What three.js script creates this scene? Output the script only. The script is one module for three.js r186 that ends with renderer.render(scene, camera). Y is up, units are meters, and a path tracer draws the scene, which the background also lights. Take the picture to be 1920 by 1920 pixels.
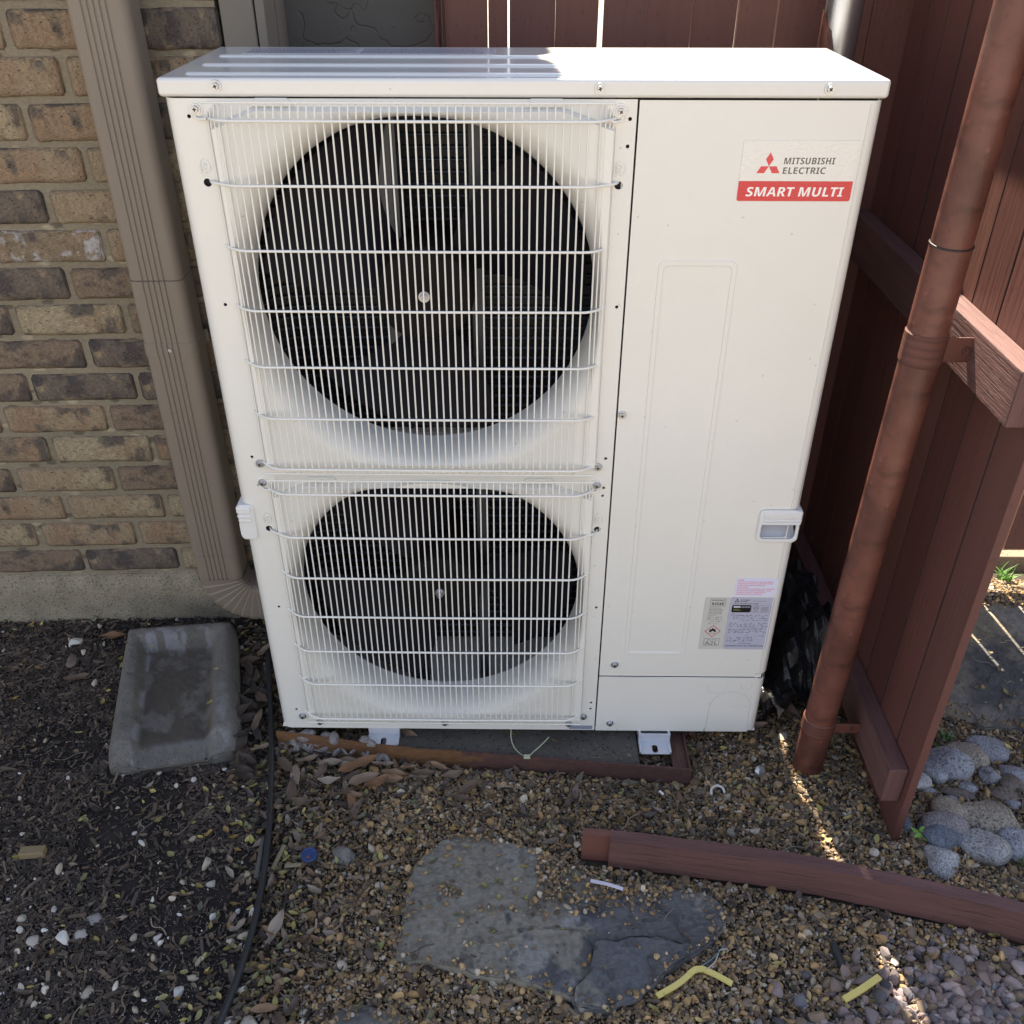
import * as THREE from 'three';
import { mergeGeometries, mergeVertices } from 'three/addons/utils/BufferGeometryUtils.js';
import { RoundedBoxGeometry } from 'three/addons/geometries/RoundedBoxGeometry.js';

// ---------------------------------------------------------------- camera, sky, sun, exposure
const scene = new THREE.Scene();
const camera = new THREE.PerspectiveCamera(57.64, 1, 0.05, 400);
camera.rotation.order = 'YXZ';
camera.position.set(0.0009, 1.5525, 1.4458);
camera.rotation.set(-0.5835, 0.0105, 0.0008);
scene.add(camera);

const SUN_E = Math.atan(1.3), SUN_AX = -0.15, SUN_AZ = -1;      // the sun stands behind the fence, a little to the left
const hl = Math.hypot(SUN_AX, SUN_AZ);
const sunDir = new THREE.Vector3(SUN_AX / hl * Math.cos(SUN_E), Math.sin(SUN_E), SUN_AZ / hl * Math.cos(SUN_E));
{                                                                 // hazy daylight sky: warm white at the horizon, blue overhead, brighter round the sun
  const w = 512, h = 256, d = new Float32Array(w * h * 4);
  for (let j = 0; j < h; j++) for (let i = 0; i < w; i++) {
    const el = ((j + 0.5) / h - 0.5) * Math.PI, az = ((i + 0.5) / w - 0.5) * Math.PI * 2, v = [Math.cos(el) * Math.cos(az), Math.sin(el), Math.cos(el) * Math.sin(az)];
    const up = Math.max(0, v[1]), t = Math.pow(up, 0.55), cs = v[0] * sunDir.x + v[1] * sunDir.y + v[2] * sunDir.z, glow = 0.5 * Math.pow(Math.max(0, cs), 8) + 0.9 * Math.pow(Math.max(0, cs), 60);
    const k = (j * w + i) * 4, hz = [0.44, 0.432, 0.395], zn = [0.085, 0.127, 0.235], gd = [0.25, 0.235, 0.19];
    for (let c = 0; c < 3; c++) d[k + c] = v[1] < 0 ? gd[c] : hz[c] + (zn[c] - hz[c]) * t + glow * [0.5, 0.47, 0.42][c];
    d[k + 3] = 1;
  }
  const t = new THREE.DataTexture(d, w, h, THREE.RGBAFormat, THREE.FloatType); t.mapping = THREE.EquirectangularReflectionMapping; t.magFilter = t.minFilter = THREE.LinearFilter; t.needsUpdate = true;
  scene.background = t; scene.environment = t;
}
const sun = new THREE.DirectionalLight(0xfff1dc, 5);
sun.name = 'sun';
sun.position.copy(sunDir).multiplyScalar(12); sun.target.position.set(0, 0, 0);
sun.castShadow = true; sun.shadow.mapSize.set(4096, 4096);
Object.assign(sun.shadow.camera, { left: -4, right: 4, top: 4, bottom: -4, near: 1, far: 30 });
scene.add(sun, sun.target);
const renderer = new THREE.WebGLRenderer({ antialias: true });
renderer.toneMapping = THREE.LinearToneMapping;
renderer.toneMappingExposure = 4.1;
renderer.shadowMap.enabled = true;

// ---------------------------------------------------------------- helpers
function rng(a) { return () => { a |= 0; a = a + 0x6D2B79F5 | 0; let t = Math.imul(a ^ a >>> 15, 1 | a); t = t + Math.imul(t ^ t >>> 7, 61 | t) ^ t; return ((t ^ t >>> 14) >>> 0) / 4294967296; }; }
const lerp = (a, b, t) => a + (b - a) * t, clamp = (x, a = 0, b = 1) => Math.min(b, Math.max(a, x));
const sstep = (a, b, x) => { const t = clamp((x - a) / (b - a)); return t * t * (3 - 2 * t); };
function hash(x, y, s) { let h = Math.imul(x, 374761393) ^ Math.imul(y, 668265263) ^ Math.imul(s, 974711); h = Math.imul(h ^ h >>> 13, 1274126177); return ((h ^ h >>> 16) >>> 0) / 4294967296; }
function vn(x, y, s = 0) { const i = Math.floor(x), j = Math.floor(y), f = x - i, g = y - j, u = f * f * (3 - 2 * f), v = g * g * (3 - 2 * g); return lerp(lerp(hash(i, j, s), hash(i + 1, j, s), u), lerp(hash(i, j + 1, s), hash(i + 1, j + 1, s), u), v); }
function pn(u, v, fx, fy, s) {                                   // tiling value noise, u and v in 0..1
  const x = u * fx, y = v * fy, i = Math.floor(x), j = Math.floor(y), f = x - i, g = y - j, a = f * f * (3 - 2 * f), b = g * g * (3 - 2 * g);
  const i0 = ((i % fx) + fx) % fx, i1 = (i0 + 1) % fx, j0 = ((j % fy) + fy) % fy, j1 = (j0 + 1) % fy;
  return lerp(lerp(hash(i0, j0, s), hash(i1, j0, s), a), lerp(hash(i0, j1, s), hash(i1, j1, s), a), b);
}
function pf(u, v, fx, fy, o, s) { let t = 0, a = 0.5, n = 0; for (let k = 0; k < o; k++) { t += a * pn(u, v, fx, fy, s + k * 17); n += a; a *= 0.55; fx *= 2; fy *= 2; } return t / n; }
function cells(u, v, f, s) {                                     // tiling Worley: [nearest, second nearest, id]
  const x = u * f, y = v * f, i = Math.floor(x), j = Math.floor(y); let a = 9, b = 9, id = 0;
  for (let p = -1; p < 2; p++) for (let q = -1; q < 2; q++) { const ii = (i + p + f) % f, jj = (j + q + f) % f; const dx = i + p + hash(ii, jj, s) - x, dy = j + q + hash(ii, jj, s + 5) - y, d = Math.hypot(dx, dy); if (d < a) { b = a; a = d; id = hash(ii, jj, s + 9); } else if (d < b) b = d; }
  return [a, b, id];
}
const enc = (x) => 255 * (x <= 0.0031308 ? 12.92 * x : 1.055 * Math.pow(clamp(x), 1 / 2.4) - 0.055);
function tex(w, h, fn, color = true) {
  const d = new Uint8Array(w * h * 4);
  for (let j = 0; j < h; j++) for (let i = 0; i < w; i++) {
    const c = fn((i + 0.5) / w, (j + 0.5) / h), k = (j * w + i) * 4;
    if (color) { d[k] = enc(c[0]); d[k + 1] = enc(c[1]); d[k + 2] = enc(c[2]); } else { d[k] = d[k + 1] = d[k + 2] = 255 * clamp(c); }
    d[k + 3] = 255;
  }
  const t = new THREE.DataTexture(d, w, h); t.wrapS = t.wrapT = THREE.RepeatWrapping; t.magFilter = THREE.LinearFilter; t.minFilter = THREE.LinearMipmapLinearFilter; t.generateMipmaps = true;
  if (color) t.colorSpace = THREE.SRGBColorSpace; t.needsUpdate = true; return t;
}
function canvasTex(w, h, draw) { const c = document.createElement('canvas'); c.width = w; c.height = h; draw(c.getContext('2d'), w, h); const t = new THREE.CanvasTexture(c); t.colorSpace = THREE.SRGBColorSpace; t.anisotropy = 8; return t; }
const C = (r, g, b) => new THREE.Color().setRGB(r, g, b);
function mat(r, g, b, rough = 0.8, o = {}) { return new THREE.MeshStandardMaterial({ color: C(r, g, b), roughness: rough, ...o }); }
function phys(r, g, b, rough = 0.8, o = {}) { return new THREE.MeshPhysicalMaterial({ color: C(r, g, b), roughness: rough, ...o }); }
const used = {};
function numbered(n) { const k = used[n] = (used[n] ?? -1) + 1; return k ? `${n}_${String(k).padStart(3, '0')}` : n; }
function tag(o, label, category, group, kind) { if (label) o.userData.label = label; if (category) o.userData.category = category; if (group) o.userData.group = group; if (kind) o.userData.kind = kind; return o; }
function thing(name, label, category, p = [0, 0, 0], ry = 0, group) { const g = new THREE.Group(); g.name = numbered(name); g.position.set(...p); g.rotation.y = ry; scene.add(g); return tag(g, label, category, group); }
function mesh(name, geos, m, parent = scene, label) {
  const list = (Array.isArray(geos) ? geos : [geos]).map((g) => { const n = g.index ? g.toNonIndexed() : g; for (const k of Object.keys(n.attributes)) if (!['position', 'normal', 'uv'].includes(k)) n.deleteAttribute(k); if (!n.attributes.uv) uvBox(n); return n; });
  const o = new THREE.Mesh(list.length > 1 ? mergeGeometries(list) : list[0], m);
  o.name = parent === scene ? numbered(name) : name; o.castShadow = o.receiveShadow = true; parent.add(o); if (label) o.userData.label = label; return o;
}
function uvBox(g, su = 1, sv = 1, ou = 0, ov = 0, L = 1) {       // box-projected uv in metres; axis L runs along v
  if (!g.attributes.normal) g.computeVertexNormals();
  const p = g.attributes.position, n = g.attributes.normal, uv = new Float32Array(p.count * 2);
  for (let i = 0; i < p.count; i++) {
    const P = [p.getX(i), p.getY(i), p.getZ(i)], N = [n.getX(i), n.getY(i), n.getZ(i)].map(Math.abs);
    const k = N[0] > N[1] && N[0] > N[2] ? 0 : N[1] > N[2] ? 1 : 2; const ax = [0, 1, 2].filter((a) => a !== k);
    let a = ax[0], b = ax[1]; if (a === L) { a = ax[1]; b = ax[0]; }
    uv[2 * i] = P[a] * su + ou; uv[2 * i + 1] = P[b] * sv + ov;
  }
  g.setAttribute('uv', new THREE.BufferAttribute(uv, 2)); return g;
}
const ni = (g) => g.index ? g.toNonIndexed() : g;
function bx(x0, x1, y0, y1, z0, z1, r = 0, seg = 1) { const g = r ? new RoundedBoxGeometry(x1 - x0, y1 - y0, z1 - z0, seg, r) : new THREE.BoxGeometry(x1 - x0, y1 - y0, z1 - z0); g.translate((x0 + x1) / 2, (y0 + y1) / 2, (z0 + z1) / 2); return ni(g); }
function cyl(r0, r1, h, seg, x, y, z, rx = 0, rz = 0) { const g = new THREE.CylinderGeometry(r0, r1, h, seg); g.rotateX(rx); g.rotateZ(rz); g.translate(x, y, z); return ni(g); }
function tube(pts, r, seg = 32, rs = 8, closed = false) { return ni(new THREE.TubeGeometry(new THREE.CatmullRomCurve3(pts.map((p) => new THREE.Vector3(...p)), closed, 'centripetal'), seg, r, rs, closed)); }
function grid(nu, nv, fn, rev = false) {                                      // smooth parametric sheet, fn(u, v) -> [x, y, z]
  const pos = [], uv = [], idx = [];
  for (let j = 0; j <= nv; j++) for (let i = 0; i <= nu; i++) { pos.push(...fn(i / nu, j / nv)); uv.push(i / nu, j / nv); }
  for (let j = 0; j < nv; j++) for (let i = 0; i < nu; i++) { const a = j * (nu + 1) + i, b = a + 1, c = a + nu + 1, d = c + 1; rev ? idx.push(a, d, b, a, c, d) : idx.push(a, b, d, a, d, c); }
  const g = new THREE.BufferGeometry(); g.setAttribute('position', new THREE.Float32BufferAttribute(pos, 3)); g.setAttribute('uv', new THREE.Float32BufferAttribute(uv, 2)); g.setIndex(idx); g.computeVertexNormals(); return g;
}
function plate(pts, holes, y0, y1, bevel = 0) {                  // a flat outline in x,z raised from y0 to y1
  const s = new THREE.Shape(pts.map(([x, z]) => new THREE.Vector2(x, -z))); for (const h of holes || []) s.holes.push(h);
  const g = new THREE.ExtrudeGeometry(s, { depth: y1 - y0 - 2 * bevel, bevelEnabled: bevel > 0, bevelThickness: bevel, bevelSize: bevel, bevelOffset: -bevel, bevelSegments: 2, curveSegments: 8 });
  g.rotateX(-Math.PI / 2); g.translate(0, y0 + bevel, 0); return ni(g);
}
function front(s, z0, z1, bevel = 0, bs = 2) { const g = new THREE.ExtrudeGeometry(s, { depth: z1 - z0 - 2 * bevel, bevelEnabled: bevel > 0, bevelThickness: bevel, bevelSize: bevel, bevelOffset: -bevel, bevelSegments: bs, curveSegments: 10 }); g.translate(0, 0, z0 + bevel); return ni(g); }
function rrect(x0, x1, y0, y1, r, S = THREE.Shape) { const s = new S(); s.moveTo(x0 + r, y0); s.lineTo(x1 - r, y0); s.absarc(x1 - r, y0 + r, r, -Math.PI / 2, 0); s.lineTo(x1, y1 - r); s.absarc(x1 - r, y1 - r, r, 0, Math.PI / 2); s.lineTo(x0 + r, y1); s.absarc(x0 + r, y1 - r, r, Math.PI / 2, Math.PI); s.lineTo(x0, y0 + r); s.absarc(x0 + r, y0 + r, r, Math.PI, Math.PI * 1.5); return s; }
function inPoly(P, x, z) { let c = false; for (let i = 0, j = P.length - 1; i < P.length; j = i++) if ((P[i][1] > z) !== (P[j][1] > z) && x < (P[j][0] - P[i][0]) * (z - P[i][1]) / (P[j][1] - P[i][1]) + P[i][0]) c = !c; return c; }
function polyDist(P, x, z) { let d = 9; for (let i = 0, j = P.length - 1; i < P.length; j = i++) { const ex = P[i][0] - P[j][0], ez = P[i][1] - P[j][1], t = clamp(((x - P[j][0]) * ex + (z - P[j][1]) * ez) / (ex * ex + ez * ez)); d = Math.min(d, Math.hypot(x - P[j][0] - ex * t, z - P[j][1] - ez * t)); } return d; }
function along(P, z) { for (let i = 1; i < P.length; i++) if (z <= P[i][1]) { const t = (z - P[i - 1][1]) / (P[i][1] - P[i - 1][1]); return lerp(P[i - 1][0], P[i][0], t); } return P[P.length - 1][0]; }
const HOSE = [[-0.70, -0.60], [-0.655, -0.42], [-0.612, -0.248], [-0.568, -0.078], [-0.54, 0.034], [-0.509, 0.178], [-0.491, 0.281], [-0.483, 0.365], [-0.478, 0.442], [-0.48, 0.523], [-0.486, 0.59], [-0.50, 0.67], [-0.52, 0.76], [-0.55, 0.9], [-0.6, 1.2]];
const hoseX = (z) => along(HOSE, z);
function H(x, z) { return -0.03 + (vn(x * 7 + 3, z * 7) - 0.5) * 0.014 + (vn(x * 23, z * 23 + 9) - 0.5) * 0.006; }
function stations(path, n) { const c = new THREE.CatmullRomCurve3(path.map((p) => new THREE.Vector3(...p)), false, 'centripetal'); return Array.from({ length: n + 1 }, (_, i) => { const p = c.getPointAt(i / n), t = c.getTangentAt(i / n); return { p, nx: -t.z / Math.hypot(t.x, t.z), nz: t.x / Math.hypot(t.x, t.z) }; }); }
function sweepRect(st, a, b, y0, y1) {                           // upright strip along stations, from a to b across and y0 to y1 high
  const pos = [], uv = []; let L = 0;
  const q = (A, B, C2, D, us) => { for (const [P, k] of [[A, 0], [B, 1], [C2, 2], [A, 0], [C2, 2], [D, 3]]) { pos.push(...P); uv.push(...us[k]); } };
  const f = (v, i) => typeof v === 'function' ? v(i / (st.length - 1)) : v;
  const cor = (s, i) => [[f(a, i), f(y0, i)], [f(b, i), f(y0, i)], [f(b, i), f(y1, i)], [f(a, i), f(y1, i)]].map(([o, y]) => [s.p.x + s.nx * o, s.p.y + y, s.p.z + s.nz * o]);
  for (let i = 0; i < st.length - 1; i++) { const A = cor(st[i], i), B = cor(st[i + 1], i + 1), d = st[i].p.distanceTo(st[i + 1].p); for (let k = 0; k < 4; k++) { const m = (k + 1) % 4; q(A[k], B[k], B[m], A[m], [[k * 0.3, L], [k * 0.3, L + d], [k * 0.3 + 0.08, L + d], [k * 0.3 + 0.08, L]]); } L += d; }
  for (const [s, i, w] of [[st[0], 0, 1], [st[st.length - 1], st.length - 1, 0]]) { const A = cor(s, i); w ? q(A[0], A[1], A[2], A[3], [[0, 0], [0.04, 0], [0.04, 0.08], [0, 0.08]]) : q(A[3], A[2], A[1], A[0], [[0, 0], [0.04, 0], [0.04, 0.08], [0, 0.08]]); }
  const g = new THREE.BufferGeometry(); g.setAttribute('position', new THREE.Float32BufferAttribute(pos, 3)); g.setAttribute('uv', new THREE.Float32BufferAttribute(uv, 2)); g.computeVertexNormals(); return g;
}
function rock(seed, det, amp, squash = 1, flat = false, cuts = 0) {
  let g = mergeVertices(new THREE.IcosahedronGeometry(1, det).deleteAttribute('uv').deleteAttribute('normal'), 1e-4); const r = rng(seed), p = g.attributes.position; const o = [r() * 50, r() * 50, r() * 50];
  const pl = Array.from({ length: cuts }, () => [new THREE.Vector3(r() - 0.5, r() - 0.5, r() - 0.5).normalize(), 0.55 + r() * 0.3]);
  for (let i = 0; i < p.count; i++) { const v = new THREE.Vector3().fromBufferAttribute(p, i); const k = 1 + amp * (vn(v.x * 1.3 + o[0], v.y * 1.3 + o[1] + v.z * 1.7, seed) - 0.5) * 2 + amp * 0.4 * (vn(v.x * 3 + o[2], v.z * 3 + v.y * 2, seed + 3) - 0.5); v.multiplyScalar(k); for (const [n, d] of pl) { const e = v.dot(n) - d; if (e > 0) v.addScaledVector(n, -e * 0.9); } v.y *= squash; p.setXYZ(i, v.x, v.y, v.z); }
  if (flat) g = g.toNonIndexed(); g.computeVertexNormals(); return g;
}
function sphUV(g) { const p = g.attributes.position, uv = new Float32Array(p.count * 2); for (let i = 0; i < p.count; i++) { uv[2 * i] = p.getX(i) * 0.5 + p.getY(i) * 0.3; uv[2 * i + 1] = p.getZ(i) * 0.5 + p.getY(i) * 0.3; } g.setAttribute('uv', new THREE.BufferAttribute(uv, 2)); return g; }
const M4 = new THREE.Matrix4(), Q = new THREE.Quaternion(), E3 = new THREE.Euler(), V1 = new THREE.Vector3(), V2 = new THREE.Vector3();
function scatter(name, label, category, geo, m, n, seed, fn) {   // countless small bits as one object
  const r = rng(seed), ms = [], cs = []; let tries = 0;
  while (ms.length < n && tries++ < n * 12) { const d = fn(r); if (!d) continue; E3.set(...d.rot); ms.push(new THREE.Matrix4().compose(V1.set(d.x, d.y, d.z), Q.setFromEuler(E3), V2.set(...d.s))); cs.push(C(...d.c)); }
  const o = new THREE.InstancedMesh(geo, m, ms.length); ms.forEach((x, i) => { o.setMatrixAt(i, x); o.setColorAt(i, cs[i]); });
  o.name = numbered(name); o.castShadow = o.receiveShadow = true; scene.add(o); return tag(o, label, category, null, 'stuff');
}
const pick = (r, a) => a[Math.floor(r() * a.length)];
const shade = (c, k) => [c[0] * k, c[1] * k, c[2] * k];

// ---------------------------------------------------------------- surface textures
const T = {};
T.sand = tex(512, 512, (u, v) => { const f = pf(u, v, 6, 6, 5, 3), g = hash(Math.floor(u * 512), Math.floor(v * 512), 4), s = cells(u, v, 60, 7), p = s[2] > 0.86 ? (s[0] < 0.32 ? 0.55 : 1) : s[2] < 0.16 && s[0] < 0.3 ? 1.5 : 1; const k = (0.65 + 0.5 * f + 0.25 * (g - 0.5)) * p; return [k * 0.62, k * 0.6, k * 0.57]; });
T.sandB = tex(512, 512, (u, v) => { const s = cells(u, v, 60, 7), s2 = cells(u, v, 110, 8); return 0.55 * pf(u, v, 8, 8, 5, 3) + 0.25 * (1 - s2[0]) + (s[2] > 0.86 && s[0] < 0.32 ? -0.3 : 0.1); }, false);
T.wood = tex(512, 1024, (u, v) => { const w = u + 0.02 * (pf(u, v, 3, 2, 3, 31) - 0.5); const g = pf(w, v, 40, 3, 4, 33), h = pf(w, v, 6, 2, 4, 35), sp = cells(u, v, 44, 37); const dots = sp[2] > 0.9 && sp[0] < 0.22 ? 0.78 : 1; const k = (0.86 + 0.13 * g + 0.22 * (h - 0.5)) * dots; return [0.62 * k, 0.6 * k, 0.6 * k]; });
T.woodB = tex(512, 1024, (u, v) => { const w = u + 0.02 * (pf(u, v, 3, 2, 3, 31) - 0.5); const g = pf(w, v, 60, 4, 4, 33), f = pf(u, v, 90, 30, 3, 36); return 0.7 * g + 0.3 * f; }, false);
T.woodR = tex(512, 512, (u, v) => { const g = pf(u, v, 48, 5, 5, 141), h = pf(u, v, 7, 3, 4, 143), c = cells(u, v, 34, 145), sp = 1, cr = sstep(0.66, 0.7, pf(u, v, 90, 7, 3, 147)); const k = (0.72 + 0.38 * g + 0.4 * (h - 0.5)) * sp * (1 - 0.28 * cr); return [0.64 * k, 0.62 * k, 0.62 * k]; });
T.woodRB = tex(512, 512, (u, v) => { const g = pf(u, v, 48, 5, 5, 141), cr = sstep(0.66, 0.7, pf(u, v, 90, 7, 3, 147)); return 0.6 * g + 0.3 * pf(u, v, 120, 60, 2, 149) - 0.4 * cr + 0.3; }, false);
T.pipe = tex(256, 512, (u, v) => { const f = pf(u, v, 4, 6, 5, 41), s = cells(u, v, 26, 43), s2 = cells(u, v, 14, 46); let k = 0.8 + 0.8 * (f - 0.5) - 0.25 * sstep(0.55, 0.7, pf(u, v, 3, 9, 4, 48)); if (s[2] > 0.9 && s[0] < 0.3) k *= 0.86; const chip = s2[2] > 0.88 && s2[0] < 0.16 + 0.1 * f; return chip ? [0.75, 0.7, 0.66] : [0.62 * k, 0.6 * k, 0.6 * k]; });
T.speck = tex(512, 512, (u, v) => { const a = cells(u, v, 48, 51), b = cells(u, v, 80, 55), f = pf(u, v, 5, 5, 4, 57); let k = 0.75 + 0.4 * (f - 0.5); if (a[2] > 0.78 && a[0] < 0.42) k *= 0.35; else if (b[2] > 0.65) k *= 0.68; else if (b[2] < 0.2) k *= 1.25; return [0.7 * k, 0.7 * k, 0.7 * k]; });
T.fine = tex(256, 256, (u, v) => 0.6 * pf(u, v, 16, 16, 4, 61) + 0.4 * pf(u, v, 70, 70, 2, 63), false);
T.wave = tex(256, 256, (u, v) => pf(u, v, 3, 2, 3, 68), false);
T.blotch = tex(512, 512, (u, v) => { const f = pf(u, v, 4, 4, 5, 65), h = pf(u, v, 24, 24, 3, 67); const sk = cells(u, v, 22, 69), sp = sk[2] > 0.9 && sk[0] < 0.045 ? 0.72 : 1; const k = (0.95 + 0.05 * f + 0.015 * (h - 0.5)) * sp; return [k, k, k * (0.985 + 0.02 * f)]; });
T.slate = tex(1024, 1024, (u, v) => { const f = pf(u, v, 3, 3, 6, 71), g = pf(u, v, 7, 7, 5, 73), h = pf(u, v, 60, 60, 2, 75); const d = sstep(0.52, 0.66, f + 0.25 * (g - 0.5)); const a = [0.2, 0.185, 0.152], b = [0.075, 0.078, 0.088]; const k = 0.75 + 0.5 * h; const t = sstep(0.55, 0.7, pf(u, v, 5, 5, 5, 77)); return [0, 1, 2].map((i) => lerp(lerp(a[i], [0.2, 0.205, 0.215][i], t * 0.6), b[i], d) * k); });
T.flag = tex(1024, 640, (u, v) => { const f = pf(u, v, 4, 3, 6, 131), g = pf(u, v, 9, 6, 5, 133), h = pf(u, v, 90, 56, 2, 135), q = pf(u, v, 26, 16, 4, 137), m = sstep(0.3, 0.85, u * 0.62 + v * 0.42 + 0.55 * (f - 0.5)); let c = [lerp(0.17, 0.225, f), lerp(0.157, 0.205, f), lerp(0.125, 0.165, f)]; const lt = sstep(0.52, 0.62, g) * sstep(0.25, 0.5, u); c = c.map((x, i) => lerp(x, [0.235, 0.235, 0.235][i], lt * 0.7)); const dk2 = sstep(0.5, 0.64, 0.55 * f + 0.45 * q + 0.5 * (m - 0.55)); c = c.map((x, i) => lerp(x, [0.062, 0.066, 0.078][i], dk2 * 0.78)); const sp = sstep(0.64, 0.68, q) * 0.6; return c.map((x) => x * (0.7 + 0.6 * h) * (1 - sp * 0.5)); });
T.slateB = tex(1024, 1024, (u, v) => { const f = pf(u, v, 3, 3, 6, 71), r = Math.abs(pf(u, v, 5, 5, 5, 79) - 0.5); return 0.5 * f + 0.6 * Math.min(r * 4, 0.5) + 0.15 * pf(u, v, 60, 60, 2, 75); }, false);
T.rust = tex(1024, 128, (u, v) => { const f = pf(u, v, 30, 5, 5, 81), g = pf(u, v, 60, 10, 4, 83), h = pf(u, v, 120, 20, 3, 85); const paint = sstep(0.44, 0.5, u + 0.25 * (f - 0.5)); let c = [lerp(0.1, 0.2, g), lerp(0.045, 0.1, g), lerp(0.025, 0.035, g)]; const yl = sstep(0.6, 0.7, g) * sstep(0.42, 0.3, u) * sstep(0.6, 0.2, v); c = [lerp(c[0], 0.34, yl), lerp(c[1], 0.2, yl), lerp(c[2], 0.07, yl)]; let wh2 = 0; const wh = sstep(0.5, 0.6, h * 0.5 + f * 0.5 + 0.3 * sstep(0.3, 0.05, u) - 0.55 * v) * sstep(0.34, 0.22, u); wh2 = wh * sstep(0.8, 0.4, v); c = c.map((x, i) => lerp(x, [0.42, 0.39, 0.38][i], wh2)); const p = [0.088, 0.042, 0.035]; return c.map((x, i) => lerp(x, p[i] * (0.7 + 0.6 * h), paint * (0.75 + 0.25 * sstep(0.3, 0.4, f)))); });
T.fins = tex(256, 64, (u, v) => { const s = (Math.floor(u * 64) % 2) ? 1 : 0.35, k = s * (0.6 + 0.8 * pf(u, v, 8, 4, 3, 91)); return [k * 0.2, k * 0.23, k * 0.29]; });
T.stucco = tex(1024, 1024, (u, v) => { const n = pf(u, v, 5, 5, 4, 101), m = pf(u, v, 9, 9, 4, 103), keep = sstep(0.42, 0.52, pf(u, v, 14, 14, 2, 105)); const l1 = sstep(0.0, 0.016, Math.abs(n - 0.5)), l2 = sstep(0.0, 0.014, Math.abs(m - 0.55)); return clamp(0.25 * pf(u, v, 20, 20, 5, 107) + 0.28 * pf(u, v, 7, 7, 3, 108) + 0.4 * Math.min(lerp(1, l1, keep), lerp(1, l2, 1 - keep))); }, false);
T.soil = tex(512, 512, (u, v) => { const f = pf(u, v, 8, 8, 6, 111), c = cells(u, v, 70, 113); const k = 0.3 + 1.2 * f * (0.6 + 0.5 * c[2]); return [k * 0.55, k * 0.5, k * 0.46]; });
function brickTex(seed, base, alt, dark, amtA, amtD, white) {
  return tex(384, 128, (u, v) => {
    const x = u * 3, f = pf(u, v, 6, 2, 5, seed), g = pf(u, v, 9, 3, 5, seed + 20), h = pf(u, v, 60, 20, 3, seed + 40), s = cells(u, v, 40, seed + 60);
    const e = Math.min(x, 3 - x, v * 1.0, 1 - v) + 0.12 * (g - 0.5);
    let c = base.map((b, i) => lerp(b, alt[i], sstep(0.5 - amtA, 0.62, f)));
    const d = sstep(0.62 - amtD, 0.75 - amtD * 0.6, g) * sstep(0.02, 0.16, e); c = c.map((b, i) => lerp(b, dark[i], d * 0.9));
    if (white) { const w = sstep(0.44, 0.6, 0.6 * pf(u, v, 4, 3, 6, seed + 80) + 0.4 * pf(u, v, 30, 10, 3, seed + 84)) * white; c = c.map((b, i) => lerp(b, [0.42, 0.4, 0.38][i], w)); }
    let k = 0.72 + 0.55 * h; if (s[2] > 0.93 && s[0] < 0.3) k *= 0.4; if (s[2] < 0.06 && s[0] < 0.25) k *= 1.5; return c.map((b) => b * k);
  });
}
const tan = [0.285, 0.215, 0.135], orange = [0.262, 0.18, 0.112], dk = [0.095, 0.08, 0.066], brown = [0.215, 0.163, 0.105], pale = [0.33, 0.27, 0.17];
const brickMaps = [brickTex(201, tan, pale, [0.1, 0.08, 0.06], 0.05, 0.05), brickTex(211, orange, tan, dk, 0.1, 0.12), brickTex(221, brown, orange, dk, 0.05, 0.2), brickTex(231, [0.145, 0.115, 0.088], tan, [0.06, 0.05, 0.048], -0.02, 0.24), brickTex(241, tan, orange, dk, 0.12, 0.02), brickTex(251, brown, orange, [0.075, 0.06, 0.055], 0.1, 0.1, 0.95), brickTex(261, pale, tan, dk, 0.1, 0.16), brickTex(271, [0.2, 0.145, 0.1], brown, [0.08, 0.065, 0.055], 0.1, 0.1)];
const brickB = tex(384, 128, (u, v) => 0.5 * pf(u, v, 9, 3, 5, 301) + 0.35 * pf(u, v, 60, 20, 3, 303) + (cells(u, v, 40, 305)[0] < 0.16 ? -0.25 : 0.1), false);
const rep = (t, x, y) => { const c = t.clone(); c.repeat.set(x, y); c.needsUpdate = true; return c; };

T.splash = tex(384, 512, (u, v) => { v = 1 - v; const f = pf(u, v, 5, 7, 5, 121), g = pf(u, v, 12, 16, 4, 123), s = cells(u, v, 60, 125), inn = sstep(0.19, 0.25, u) * sstep(0.81, 0.76, u) * sstep(0.1, 0.16, v); let k = 0.75 + 0.45 * f; if (s[2] > 0.9 && s[0] < 0.3) k *= 0.6; if (s[2] < 0.08 && s[0] < 0.3) k *= 1.35; let c = [0.165, 0.155, 0.135].map((x) => x * k); const dirt = inn * sstep(0.35, 0.6, f + 0.4 * g - 0.12) * sstep(1, 0.75, v); c = c.map((x, i) => lerp(x, [0.085, 0.073, 0.058][i], dirt)); const edge = Math.exp(-Math.pow((u - 0.19 - 0.04 * v) / 0.018, 2)) + 0.35 * Math.exp(-Math.pow((v - 0.12) / 0.02, 2)) * sstep(0.15, 0.3, u) + 0.7 * Math.exp(-Math.pow((u - 0.86) / 0.05, 2)) * sstep(0.6, 0.2, v) + 0.8 * sstep(0.7, 0.9, v) * inn; const wh = clamp(edge) * sstep(0.42, 0.62, g); c = c.map((x, i) => lerp(x, [0.28, 0.285, 0.3][i], wh * 0.75)); const rs = Math.exp(-Math.pow((u - 0.775) / 0.012, 2)) * inn; return c.map((x, i) => lerp(x, [0.2, 0.12, 0.07][i], rs * 0.6)); });

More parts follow.
